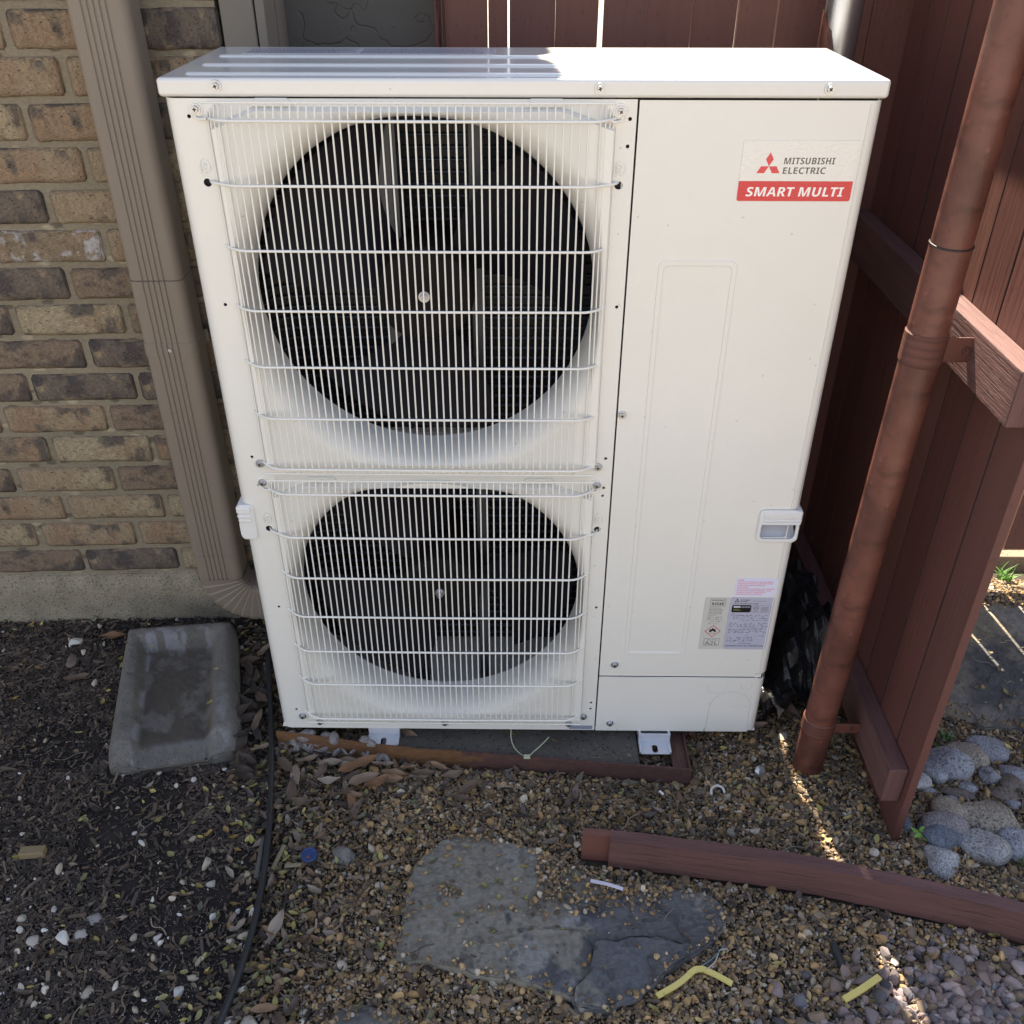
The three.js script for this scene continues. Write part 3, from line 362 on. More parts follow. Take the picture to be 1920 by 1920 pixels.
// ---------------------------------------------------------------- heat pump
{
  const t = thing('heat_pump', 'white two-fan heat pump with wire fan grilles, standing beside the brick wall', 'heat pump', [0, 0, 0]);
  const FX = -0.16, FY = [1.002, 0.381], R0 = 0.281;
  // raised surround of each fan: outline, inside which the bell mouth curves back
  const outline = (cy, k) => { const y0 = cy - (k ? 0.321 : 0.305), y1 = cy + (k ? 0.279 : 0.297); return [[-0.457, y0], [0.137, y0], [0.137, y1 - 0.027], [0.06, y1], [-0.39, y1], [-0.457, y1 - 0.027]]; };
  const s = new THREE.Shape(); s.moveTo(-0.499, 0.025); s.lineTo(0.1665, 0.025); s.lineTo(0.1665, 1.3105); s.lineTo(-0.499, 1.3105); s.closePath();
  FY.forEach((cy, k) => s.holes.push(new THREE.Path(outline(cy, k).map(([x, y]) => new THREE.Vector2(x, y)))));
  const holes = [[-0.486, 1.286], [-0.4985, 1.249], [0.157, 1.284], [0.156, 1.246], [-0.479, 0.654], [-0.4985, 0.632], [0.153, 0.652], [0.152, 0.635], [-0.482, 0.713], [0.1535, 0.714], [-0.498, 0.102], [-0.482, 0.081], [0.156, 0.108], [0.156, 0.09], [-0.4815, 0.999], [0.1555, 0.998], [-0.481, 0.367], [0.154, 0.371]];
  for (const [x, y] of holes) { const p = new THREE.Path(); p.absarc(x, y, 0.0028, 0, Math.PI * 2); s.holes.push(p); }
  const clips = [[-0.4755, 1.192], [0.1462, 1.19], [-0.4735, 0.557], [0.1462, 0.56]];
  for (const [x, y] of clips) { const p = new THREE.Path(); p.absarc(x, y, 0.0062, 0, Math.PI * 2); s.holes.push(p); }
  const flat = front(s, -0.0015, 0);
  const curve = ni(grid(10, 1, (u, v) => { const a = u * Math.PI / 2; return [-0.499 - 0.022 * Math.sin(a), lerp(0.025, 1.3105, v), -0.022 + 0.022 * Math.cos(a)]; }, true));
  mesh('front_panel', [flat, curve, bx(-0.5212, -0.5197, 0.025, 1.3105, -0.324, -0.022)].map((g) => uvBox(g)), M.cream, t);
  mesh('hole_backing', clips.map(([x, y]) => bx(x - 0.012, x + 0.012, y - 0.012, y + 0.012, -0.012, -0.008)), M.recess, t);
  const dimple = (x, y) => ni(grid(12, 6, (u, v) => { const a = u * Math.PI * 2, r = lerp(0.0, 1, v); return [x + Math.cos(a) * 0.009 * r, y + Math.sin(a) * 0.014 * r, 0.0004 + 0.0005 * Math.pow(1 - r, 0.6) * 1]; }));
  clips.forEach(([x, y]) => mesh('clip_dimple', dimple(x, y + 0.022), M.cream, t));
  FY.forEach((cy, k) => {
    const P = outline(cy, k), N = 144, rings = []; const zf = 0.011;
    const rb = (c, q) => { let best = 9; for (let i = 0, j = P.length - 1; i < P.length; j = i++) { const ax = P[j][0] - FX, ay = P[j][1] - cy, bxx = P[i][0] - P[j][0], by = P[i][1] - P[j][1]; const den = c * by - q * bxx; if (Math.abs(den) < 1e-9) continue; const tt = (ax * by - ay * bxx) / den, uu = (ax * q - ay * c) / den; if (tt > 0 && uu >= -1e-4 && uu <= 1 + 1e-4) best = Math.min(best, tt); } return best; };
    const angs = []; for (let i = 0; i < N; i++) angs.push(i / N * Math.PI * 2); P.forEach(([x, y]) => { const a = Math.atan2(y - cy, x - FX); angs.push((a + Math.PI * 2) % (Math.PI * 2)); }); angs.sort((a, b) => a - b); angs.push(angs[0] + Math.PI * 2);
    const surf = (i, v) => { const a = angs[i], c = Math.cos(a), q = Math.sin(a), Rb = rb(c, q), re = R0 + Math.pow(Math.pow(0.045, -4) + Math.pow(Math.max(0.004, Rb - 0.005 - R0), -4), -0.25); let r, z; if (v <= 1) { r = R0; z = lerp(-0.07, -0.05, v); } else if (v <= 2) { const p = (v - 1) * Math.PI / 2; r = R0 + (re - R0) * (1 - Math.cos(p)); z = -0.05 + (zf + 0.05) * Math.sin(p); } else if (v <= 3) { r = lerp(re, Rb - 0.0045, v - 2); z = zf; } else { r = lerp(Rb - 0.0045, Rb, v - 3); z = lerp(zf, -0.001, v - 3); } return [FX + c * r, cy + q * r, z]; };
    const part = (vs) => ni(grid(angs.length - 1, vs.length - 1, (u, w) => surf(Math.round(u * (angs.length - 1)), vs[Math.round(w * (vs.length - 1))])));
    const bell = [0, 0.5, 1]; for (let i = 1; i <= 10; i++) bell.push(1 + i / 10); bell.push(2.5, 3);
    mesh('bell_mouth', [part(bell), part([3, 4])].map((g) => { const p = g.attributes.position, uv = g.attributes.uv; for (let i = 0; i < p.count; i++) uv.setXY(i, p.getX(i), p.getY(i)); return g; }), M.cream, t);
    for (const x of [-0.3625, 0.035]) { const ty = P[3][1], sh = new THREE.Shape([[-0.031, 0], [0.031, 0], [0.023, 0.011], [-0.023, 0.011]].map(([a, b]) => new THREE.Vector2(x + a, ty + 0.0015 + b))); mesh('tab', front(sh, 0.0005, 0.0025, 0.0005, 1), M.cream, t); }
    // fan: hub, three swept blades, nut
    const f = new THREE.Group(); f.name = 'fan'; f.position.set(FX, cy, 0); t.add(f);
    const prof = [[0.0, -0.032], [0.06, -0.0325], [0.074, -0.034], [0.0815, -0.041], [0.083, -0.06], [0.083, -0.125]].map(([r, z]) => new THREE.Vector2(r, z)); const hub = new THREE.LatheGeometry(prof, 48); hub.rotateX(Math.PI / 2);
    mesh('hub', ni(hub), M.hub, f); mesh('hub_ring', (() => { const g = new THREE.TorusGeometry(0.03, 0.0016, 8, 40); g.translate(0, 0, -0.0325); return ni(g); })(), M.hub, f);
    mesh('nut', [cyl(0.0095, 0.0095, 0.002, 16, 0, 0, -0.031, Math.PI / 2), cyl(0.0068, 0.0068, 0.008, 6, 0, 0, -0.026, Math.PI / 2), cyl(0.0032, 0.0028, 0.01, 10, 0, 0, -0.02, Math.PI / 2)], M.zinc, f);
    for (const a0 of (k ? [348, 228, 108] : [26, 266, 146])) {
      const blade = (dz, rev) => ni(grid(18, 12, (u, v) => { const rr = lerp(0.07, 0.27, v), wd = lerp(0.95, 1.42, Math.pow(v, 0.8)) * (1 - 0.1 * Math.pow(2 * u - 1, 2) * v), a = a0 / 180 * Math.PI + (u - 0.5) * wd - 0.25 * v * v + 0.1; const z = -0.112 + (0.5 - u) * lerp(0.075, 0.062, v) * -1 + 0.012 * Math.pow(v, 2) + 0.01 * Math.sin(u * Math.PI); return [rr * Math.cos(a), rr * Math.sin(a), z + dz]; }, rev));
      mesh('blade', [blade(0, false), blade(-0.003, true)], M.fan, f);
    }
    // wire grille
    const g = new THREE.Group(); g.name = 'fan_grille'; t.add(g);
    const rows = k ? [0.6495, 0.554, 0.459, 0.363, 0.272, 0.1805, 0.0795] : [1.2845, 1.1935, 1.0955, 0.998, 0.9, 0.8035, 0.7025], zg = 0.026, xl = -0.463, xr = 0.137;
    const bend = (y, e) => tube([[xl - e, y + 0.001, e ? -0.006 : 0.001], [xl + 0.005 - e, y, 0.0045], [-0.447, y, 0.016], [-0.435, y, 0.0235], [-0.424, y, zg], [-0.41, y, zg], [-0.2, y, zg + 0.001], [-0.1, y, zg + 0.001], [0.084, y, zg], [0.098, y, zg], [0.109, y, 0.0235], [0.121, y, 0.016], [xr - 0.005 + e, y, 0.0045], [xr + e, y + 0.001, e ? -0.006 : 0.001]], 0.0021, 60, 8);
    rows.forEach((y, i) => mesh('cross_wire', bend(y, i === 1 ? 0.0095 : 0), M.wire, g));
    const yt = k ? 0.673 : 1.3075, yb = k ? 0.0585 : 0.688;
    for (const y of [yt, yb]) mesh('cross_wire', tube([[-0.459, y, 0.016], [0.134, y, 0.016]], 0.0017, 1, 8), M.wire, g);
    const top = rows[0], bot = rows[6];
    const vw = tube([[0, yt, 0.0125 - zg], [0, yt - 0.004, 0.0165 - zg], [0, lerp(yt, top, 0.5), -0.005], [0, top - 0.004, -0.003], [0, top - 0.03, -0.003], [0, bot + 0.03, -0.003], [0, bot + 0.003, -0.003], [0, bot - 0.004, -0.0045], [0, yb + 0.003, 0.0165 - zg], [0, yb, 0.0125 - zg]], 0.0014, 34, 6);
    const zAt = (x) => { const d = Math.min(x - xl, xr - x); return d > 0.045 ? zg : lerp(0.002, zg, Math.pow(clamp(d / 0.045), 0.72)); };
    const xs = [-0.4585, -0.4535, -0.447, -0.4395]; for (let x = -0.429; x < 0.106; x += 0.01192) xs.push(x); xs.push(0.1135, 0.121, 0.1275, 0.1325);
    const shared = new THREE.Mesh(vw, M.wire);
    for (const x of xs) { const w = shared.clone(); w.name = 'upright_wire'; w.castShadow = w.receiveShadow = true; const z = zAt(x); w.position.set(x, 0, z); if (z < 0.024) w.scale.set(1, 0.985, 1), w.position.y = (top + bot) / 2 * 0.015; g.add(w); }
  });
  // inside: coil wrapping the back and the left side, motor rails, partition
  const L = (u, off) => { const a = 0.14, len1 = 0.58, cr = 0.055, arcL = cr * Math.PI / 2, len3 = 0.17, tot = len1 + arcL + len3, d = u * tot; let p; if (d < len1) p = [a - d, -0.29, 0, 1]; else if (d < len1 + arcL) { const q = (d - len1) / cr; p = [a - len1 - cr * Math.sin(q), -0.29 + cr * (1 - Math.cos(q)), Math.sin(q), Math.cos(q)]; } else p = [a - len1 - cr, -0.29 + cr + d - len1 - arcL, 1, 0]; return [p[0] + p[2] * off, p[1] + p[3] * off]; };
  mesh('coil_fins', ni(grid(40, 1, (u, v) => { const [x, z] = L(u, 0); return [x, lerp(0.04, 1.3, v), z]; })), M.fins, t);
  mesh('coil_backing', ni(grid(40, 1, (u, v) => { const [x, z] = L(u, -0.012); return [x, lerp(0.03, 1.305, v), z]; })), M.inner, t);
  const tubes = []; for (let y = 0.06; y < 1.29; y += 0.0212) { const pts = []; for (let i = 0; i <= 12; i++) { const [x, z] = L(i / 12, 0.003); pts.push([x, y, z]); } tubes.push(tube(pts, 0.0034, 24, 5)); }
  tag(mesh('coil_tubes', tubes, M.coiltube, t), null, null, null, 'stuff');
  mesh('motor_rail', [bx(-0.238, -0.214, 0.04, 1.3, -0.165, -0.14, 0.002), bx(-0.212, -0.205, 0.04, 1.3, -0.165, -0.135)], M.darkRail, t); mesh('motor_rail', bx(-0.088, -0.066, 0.04, 1.3, -0.165, -0.14, 0.002), M.darkRail, t);
  for (const cy of FY) mesh('motor', cyl(0.07, 0.07, 0.09, 32, FX, cy, -0.17, Math.PI / 2), M.hub, t);
  mesh('cabinet', [bx(0.15, 0.1515, 0.03, 1.31, -0.322, -0.003), bx(0.1515, 0.519, 0.03, 1.31, -0.324, -0.3225), bx(0.5195, 0.521, 0.03, 1.31, -0.3225, -0.024), bx(-0.519, 0.519, 0.0255, 0.0295, -0.322, -0.003), bx(-0.519, 0.15, 0.69, 0.7, -0.14, -0.12)].map((g) => uvBox(g)), M.cream, t);
  // lid with three pressed beads and printed notices
  const lid = uvBox(bx(-0.5245, 0.5245, 1.3122, 1.338, -0.332, 0.0035, 0.006, 3));
  const beads = [-0.214, -0.12, -0.034].map((z) => { const g = rrect(-0.493, 0.493, z - 0.009, z + 0.009, 0.0088); const e = new THREE.ExtrudeGeometry(g, { depth: 0.0002, bevelEnabled: true, bevelThickness: 0.0055, bevelSize: 0.0065, bevelOffset: -0.0065, bevelSegments: 5, curveSegments: 8 }); e.translate(0, -2 * z, 1.3352); const q = e; q.rotateX(-Math.PI / 2); q.translate(0, 0, 0); return uvBox(ni(q)); });
  const lm = mesh('lid', lid, M.lid, t); beads.forEach((b) => { b.computeBoundingBox(); mesh('bead', b, M.lid, lm); });
  const notice = canvasTex(1024, 96, (c, w, h) => { c.fillStyle = '#c9cbd6'; c.fillRect(0, 0, w, h); c.fillStyle = '#4a4a52'; const q = rng(4); const blk = (x0, x1, rows) => { for (let j = 0; j < rows; j++) { let x = x0; const end = x1 - q() * 90 * (j % 3 === 2); while (x < end) { const l = 4 + q() * 16; c.fillRect(x, 6 + j * 9, l, 4.6); x += l + 3; } } }; blk(8, 440, 9); blk(476, 1010, 10); });
  const nb = bx(-0.462, -0.045, 1.3379, 1.3383, -0.308, -0.243); { const p = nb.attributes.position, uv = nb.attributes.uv; for (let i = 0; i < p.count; i++) uv.setXY(i, (p.getX(i) + 0.462) / 0.417, (-0.243 - p.getZ(i)) / 0.065); }
  mesh('printed_notice', nb, phys(1, 1, 1, 0.34, { map: notice, clearcoat: 0.35, clearcoatRoughness: 0.18 }), lm);
  // service panel with a hole for the grip, a shallow raised bead and a rounded right edge
  const sp = new THREE.Shape(); sp.moveTo(0.1695, 0.1965); sp.lineTo(0.503, 0.1965); sp.lineTo(0.503, 1.3095); sp.lineTo(0.1695, 1.3095); sp.closePath(); const gh = rrect(0.452, 0.5025, 0.545, 0.577, 0.006, THREE.Path); sp.holes.push(gh);
  const rc = (y0, y1, z, xr) => ni(grid(10, 1, (u, v) => { const a = u * Math.PI / 2; return [xr - 0.0185 + 0.0185 * Math.sin(a), lerp(y0, y1, v), z - 0.0185 + 0.0185 * Math.cos(a)]; }));
  const svc = mesh('service_panel', [front(sp, -0.0015, 0), rc(0.1965, 0.545, 0, 0.5215), rc(0.577, 1.3095, 0, 0.5215), bx(0.5015, 0.5035, 0.2, 1.305, -0.002, 0.0012, 0.0005)].map((g) => uvBox(g)), M.cream, t);
  mesh('pressed_bead', (() => { const sh = rrect(0.217, 0.342, 0.246, 1.075, 0.012); sh.holes.push(rrect(0.2255, 0.3335, 0.2545, 1.0665, 0.008, THREE.Path)); return uvBox(front(sh, -0.001, 0.0016, 0.0012, 3)); })(), M.cream, svc);
  // lip and lower cover
  mesh('lip', [uvBox(bx(0.17, 0.508, 0.1845, 0.1955, -0.02, -0.003)), uvBox(rc(0.1845, 0.1955, -0.003, 0.517)), uvBox(bx(0.496, 0.509, 0.1845, 0.194, -0.0028, -0.0014))], M.cream, t);
  const lc = new THREE.Shape(); lc.moveTo(0.1695, 0.025); for (const x of [0.4065, 0.5015]) { lc.lineTo(x, 0.025); lc.lineTo(x, 0.034); lc.lineTo(x + 0.002, 0.034); lc.lineTo(x + 0.002, 0.025); } lc.lineTo(0.5035, 0.025); lc.lineTo(0.5035, 0.1835); lc.lineTo(0.1695, 0.1835); lc.closePath();
  const low = mesh('lower_cover', [uvBox(front(lc, -0.0015, 0.001)), uvBox(rc(0.03, 0.1835, 0.001, 0.5205)), uvBox(tube([[0.172, 0.1835, 0.0005], [0.5, 0.1835, 0.0005]], 0.0013, 1, 6))], M.cream, t);
  const km = mat(0.5, 0.49, 0.46, 0.6), arcP = (cx, cy, r, a0, a1) => Array.from({ length: 13 }, (_, i) => { const a = lerp(a0, a1, i / 12); return [cx + r * Math.cos(a), cy + r * Math.sin(a), 0.001]; });
  mesh('knockout', tube([[0.4095, 0.034, 0.001], [0.4105, 0.09, 0.001], ...arcP(0.455, 0.1, 0.0435, Math.PI, 0), [0.4975, 0.09, 0.001], [0.5015, 0.034, 0.001]], 0.0005, 60, 5), km, low);
  mesh('knockout', tube(arcP(0.42, 0.158, 0.019, 2.8, 6.2), 0.0004, 24, 5), km, low); mesh('knockout', tube(arcP(0.482, 0.163, 0.0115, 2.7, 6.8), 0.0004, 24, 5), km, low); mesh('knockout', tube([[0.452, 0.103, 0.001], [0.48, 0.1035, 0.001], [0.492, 0.101, 0.001], [0.4965, 0.096, 0.001]], 0.0004, 16, 5), km, low);
  // grips
  const grip = (sx) => {
    const g = new THREE.Group(); g.name = 'grip'; t.add(g);
    if (sx > 0) {
      const fr = rrect(0.4455, 0.523, 0.536, 0.608, 0.011); fr.holes.push(rrect(0.4525, 0.5165, 0.5435, 0.579, 0.008, THREE.Path)); mesh('frame', front(fr, 0.0002, 0.0055, 0.002), M.plastic, g);
      mesh('hood', [bx(0.452, 0.5235, 0.577, 0.5825, 0, 0.0085, 0.0025, 2), bx(0.4535, 0.5242, 0.5845, 0.589, 0, 0.008, 0.002, 2), bx(0.452, 0.5235, 0.591, 0.604, 0, 0.0075, 0.003, 2), bx(0.515, 0.5255, 0.5775, 0.606, -0.05, 0.006, 0.004, 2)], M.plastic, g);
      mesh('pocket', ni(grid(8, 10, (u, v) => [lerp(0.45, 0.519, u), lerp(0.543, 0.58, v), -0.001 - 0.035 * Math.pow(v, 0.8)], false)), mat(0.52, 0.54, 0.6, 0.45), g);
    } else {
      const fr = rrect(-0.5265, -0.4955, 0.5345, 0.612, 0.009); fr.holes.push(rrect(-0.5245, -0.5015, 0.541, 0.574, 0.006, THREE.Path)); mesh('frame', front(fr, -0.001, 0.005, 0.002), M.plastic, g);
      mesh('hood', [bx(-0.5265, -0.5, 0.574, 0.5825, -0.04, 0.0075, 0.003, 2), bx(-0.527, -0.5, 0.584, 0.592, -0.04, 0.0085, 0.003, 2), bx(-0.5275, -0.5, 0.594, 0.609, -0.04, 0.008, 0.003, 2)], M.plastic, g);
      mesh('pocket', ni(grid(8, 10, (u, v) => [lerp(-0.524, -0.501, u), lerp(0.541, 0.575, v), 0.0006 + 0.003 * (1 - v)], false)), mat(0.5, 0.51, 0.55, 0.45), g);
    }
  };
  grip(1); grip(-1);
  // screws: washer, hexagon head, cross recess
  const cross = [bx(-0.0026, 0.0026, -0.0007, 0.0007, 0.0052, 0.0062), bx(-0.0007, 0.0007, -0.0026, 0.0026, 0.0052, 0.0063)];
  const screw = new THREE.Group(); screw.name = 'screw'; mesh('head', [cyl(0.0072, 0.0075, 0.0016, 20, 0, 0, 0.0008, Math.PI / 2), cyl(0.0044, 0.0052, 0.0042, 6, 0, 0, 0.0036, Math.PI / 2)], M.zinc, screw); mesh('cross_recess', cross, M.recess, screw);
  const put = (x, y, z, k = 1) => { const c = screw.clone(); c.position.set(x, y, z); c.rotation.z = x * 40 + y * 17; c.scale.setScalar(k); t.add(c); };
  for (const [x, y, z] of [[-0.4385, 1.3275, 0.0035], [0.111, 1.3255, 0.0035], [0.438, 1.3255, 0.0035], [0.177, 0.802, 0], [0.2, 0.219, 0], [0.2, 0.048, 0.001], [-0.435, 0.0435, 0], [-0.161, 0.0435, 0], [0.11, 0.0435, 0], [-0.474, 1.2965, 0.002], [0.143, 1.2945, 0.002], [-0.469, 0.7, 0.001], [0.14, 0.697, 0.001], [-0.47, 0.66, 0.002], [0.14, 0.659, 0.002], [-0.4705, 0.062, 0.001], [0.141, 0.067, 0.001]]) put(x, y, z, 1.08);
  for (const [x, y, e] of [[-0.474, 1.2965, 1], [0.143, 1.2945, -1], [-0.47, 0.66, 1], [0.14, 0.659, -1]]) { mesh('clip', [cyl(0.0105, 0.0108, 0.002, 24, x, y, 0.001, Math.PI / 2), tube([[x - e * 0.004, y - 0.005, 0.003], [x - e * 0.001, y - 0.012, 0.004], [x + e * 0.006, y - 0.0135, 0.005], [x + e * 0.016, y - 0.012, 0.008]], 0.002, 12, 6)], M.wire, t); }
  // feet
  for (const [x0, x1, zf] of [[-0.331, -0.262, 0.033], [0.264, 0.333, 0.047]]) {
    const slot = rrect((x0 + x1) / 2 - 0.006, (x0 + x1) / 2 + 0.006, -(zf - 0.003), -(zf - 0.026), 0.0059, THREE.Path);
    mesh('mounting_foot', [uvBox(plate([[x0 + 0.004, -0.3], [x1 - 0.004, -0.3], [x1 - 0.004, zf], [x0 + 0.004, zf]], [slot], 0.0006, 0.0036, 0.0006)), bx(x0 + 0.003, x1 - 0.003, 0.002, 0.0254, zf - 0.0385, zf - 0.0355, 0.001), bx(x0, x0 + 0.006, 0.0002, 0.0075, -0.02, zf - 0.002, 0.001), bx(x1 - 0.006, x1, 0.0002, 0.0075, -0.02, zf - 0.002, 0.001), bx(x0, x0 + 0.005, 0.002, 0.0254, -0.02, zf - 0.034, 0.001), bx(x1 - 0.005, x1, 0.002, 0.0254, -0.02, zf - 0.034, 0.001)], M.galv, t);
  }
  // stickers
  const sticker = (name, x0, x1, y0, y1, tex, o = {}, label) => { const g = front(rrect(x0, x1, y0, y1, 0.003), 0.0002, 0.0011); const p = g.attributes.position, uv = g.attributes.uv; for (let i = 0; i < p.count; i++) uv.setXY(i, (p.getX(i) - x0) / (x1 - x0), (p.getY(i) - y0) / (y1 - y0)); return mesh(name, g, phys(1, 1, 1, 0.35, { map: tex, ...o }), svc, label); };
  const three = (c, x, y, s, col) => { c.fillStyle = col; const d = (pts) => { c.beginPath(); pts.forEach(([a, b], i) => i ? c.lineTo(x + a * s, y + b * s) : c.moveTo(x + a * s, y + b * s)); c.fill(); }; d([[0, -1.72], [0.5, -0.86], [0, 0], [-0.5, -0.86]]); d([[0, 0], [-1, 0], [-1.5, 0.86], [-0.5, 0.86]]); d([[0, 0], [1, 0], [1.5, 0.86], [0.5, 0.86]]); };
  const fit = (c, txt, x, y, w, font, col, shear = 0) => { c.save(); c.font = font; c.fillStyle = col; const k = w / c.measureText(txt).width; c.transform(k, 0, -shear, 1, x, y); c.fillText(txt, 0, 0); c.restore(); };
  const logo = canvasTex(1360, 696, (c, w, h) => { c.fillStyle = '#e6e4dc'; c.fillRect(0, 0, w, h); three(c, 330, 292, 92, '#d8333f'); fit(c, 'MITSUBISHI', 492, 268, 610, 'bold 104px sans-serif', '#55524e', 0.06); fit(c, 'ELECTRIC', 492, 378, 520, 'bold 104px sans-serif', '#55524e', 0.06); c.fillStyle = '#cf1f2b'; c.fillRect(0, 462, w, h - 462); fit(c, 'SMART MULTI', 92, 640, 1170, 'bold 150px sans-serif', '#f4f2ee', 0.12); });
  const hammer = tex(512, 256, (u, v) => { const a = cells(u, v, 26, 401); return 0.7 * a[0] + 0.3 * pf(u, v, 30, 16, 3, 405); }, false);
  sticker('brand_sticker', 0.3265, 0.4975, 1.168, 1.2555, logo, { bumpMap: hammer, bumpScale: 0.0011, roughness: 0.16, clearcoat: 0.6, clearcoatRoughness: 0.08 }, 'brand sticker in white and red');
  const warn = canvasTex(600, 340, (c, w, h) => { c.fillStyle = '#dcdcee'; c.fillRect(0, 0, w, h); const tx = ['WARNING', 'RISK OF ELECTRIC SHOCK, CAN CAUSE INJURY', 'OR DEATH: DISCONNECT ALL REMOTE ELECTRIC', 'POWER SUPPLIES BEFORE SERVICING.', 'AVERTISSEMENT', 'RISQUE DE CHOCS ELECTRIQUES, PEUT ENTRAINER', 'DES BLESSURES ET MEME ENTRAINER LA MORT.', 'COUPER LES SOURCES D ALIMENTATION', 'A DISTANCE AVANT LE DEPANNAGE.']; tx.forEach((s2, i) => fit(c, s2, 24, 42 + i * 33, Math.min(540, s2.length * 12.6), 'bold 25px sans-serif', '#d2506a')); });
  sticker('warning_sticker', 0.4235, 0.506, 0.4025, 0.4475, warn, {}, 'white warning sticker with red print');
  const refr = canvasTex(400, 1080, (c, w, h) => {
    c.fillStyle = '#c8c7c0'; c.fillRect(0, 0, w, h); c.strokeStyle = '#333'; c.lineWidth = 5; c.strokeRect(92, 30, 240, 150); fit(c, 'REFRIGERANT', 108, 72, 208, 'bold 34px sans-serif', '#333'); fit(c, 'R454B', 112, 158, 200, 'bold 84px sans-serif', '#2e2e2e');
    ['SEE THE NAMEPLATE', 'REFRIGERANT CHARGED', 'DURING INSTALLATION', 'WORK. PLEASE REFER', 'TO THE INSTALLATION', 'MANUAL, ETC.'].forEach((s2, i) => fit(c, s2, 80, 222 + i * 29, s2.length * 12, 'bold 22px sans-serif', '#3a3a3a'));
    c.lineWidth = 4; for (const x of [80, 210]) { c.strokeRect(x, 395, 48, 66); c.strokeRect(x + 48, 395, 48, 66); for (let i = 0; i < 4; i++) { c.fillStyle = '#444'; c.fillRect(x + 8, 408 + i * 12, 30, 3); } } c.beginPath(); c.moveTo(100, 540); c.lineTo(150, 490); c.lineTo(290, 490); c.lineTo(240, 540); c.closePath(); c.stroke();
    c.strokeStyle = '#b5232c'; c.lineWidth = 11; c.beginPath(); c.moveTo(195, 575); c.lineTo(320, 695); c.lineTo(195, 815); c.lineTo(70, 695); c.closePath(); c.stroke(); c.fillStyle = '#1c1c1c'; c.beginPath(); c.moveTo(150, 725); c.bezierCurveTo(120, 690, 150, 670, 152, 650); c.bezierCurveTo(172, 668, 172, 650, 196, 622); c.bezierCurveTo(206, 660, 222, 656, 234, 646); c.bezierCurveTo(238, 680, 262, 700, 240, 725); c.bezierCurveTo(226, 700, 210, 705, 196, 682); c.bezierCurveTo(188, 708, 166, 700, 150, 725); c.fill(); c.fillRect(150, 738, 90, 7);
    c.strokeStyle = '#444'; c.lineWidth = 5; c.strokeRect(76, 850, 250, 150); fit(c, 'Safety Group', 110, 890, 180, '34px sans-serif', '#444'); fit(c, 'A2L', 92, 985, 215, '100px sans-serif', '#2e2e2e');
  });
  sticker('refrigerant_sticker', 0.3685, 0.4175, 0.2645, 0.3995, refr, {}, 'grey refrigerant sticker with a flame in a red diamond');
  const plateT = canvasTex(680, 1080, (c, w, h) => {
    c.fillStyle = '#b4b5c6'; c.fillRect(0, 0, w, h); three(c, 100, 64, 26, '#222'); fit(c, 'MITSUBISHI', 150, 60, 150, 'bold 30px sans-serif', '#222'); fit(c, 'ELECTRIC', 150, 90, 120, 'bold 30px sans-serif', '#222'); fit(c, 'FOR OUTDOOR USE', 350, 78, 200, '22px sans-serif', '#444'); fit(c, 'SPLIT SYSTEM HEAT PUMP', 60, 132, 380, 'bold 30px sans-serif', '#2a2a2a');
    c.fillStyle = '#16161a'; c.beginPath(); c.roundRect(36, 148, 300, 150, 26); c.fill(); c.fillStyle = '#cfd0da'; c.fillRect(62, 170, 106, 34); fit(c, 'CERTIFIED', 180, 202, 140, 'bold 34px sans-serif', '#cfd0da'); c.fillStyle = '#8f8a4a'; c.fillRect(62, 232, 90, 9); c.fillRect(62, 252, 120, 9);
    c.strokeStyle = '#333'; c.lineWidth = 3; c.strokeRect(346, 150, 300, 148); c.lineWidth = 7; c.beginPath(); c.arc(415, 205, 40, 0, 7); c.stroke(); fit(c, 'ETL', 388, 220, 54, 'bold 40px sans-serif', '#222'); c.fillStyle = '#444'; for (let i = 0; i < 5; i++) c.fillRect(490, 190 + i * 20, 130 - (i % 2) * 20, 6); c.fillRect(370, 268, 90, 8);
    const q = rng(12); fit(c, 'MODEL', 36, 338, 66, '24px sans-serif', '#444'); fit(c, 'SERIAL NO.', 36, 372, 110, '24px sans-serif', '#444');
    for (let j = 0; j < 19; j++) { if ([4, 12].includes(j)) continue; let x = 36 + (j % 5 === 3 ? 190 : 0); const y = 316 + 38 + j * 33; while (x < (j > 13 ? 430 : 620)) { const l = 10 + q() * 46; if (q() > 0.25) { c.fillStyle = q() > 0.8 ? '#222' : '#55566a'; c.fillRect(x, y, l, 8 + q() * 5); } x += l + 8 + q() * 26; } if (j % 3 === 0) { c.fillStyle = '#777889'; c.fillRect(180, y + 18, 380, 2); } }
    fit(c, 'MITSUBISHI ELECTRIC CORPORATION', 30, 1018, 600, 'bold 40px sans-serif', '#1c1c22');
  });
  sticker('rating_plate', 0.4188, 0.5055, 0.2645, 0.3995, plateT, {}, 'pale lilac rating plate with small black print');
  const ms = uvBox(bx(0.112, 0.162, 0.028, 0.0385, 0.0002, 0.0008)); mesh('model_strip', ms, mat(0.25, 0.28, 0.36, 0.4), t);
}

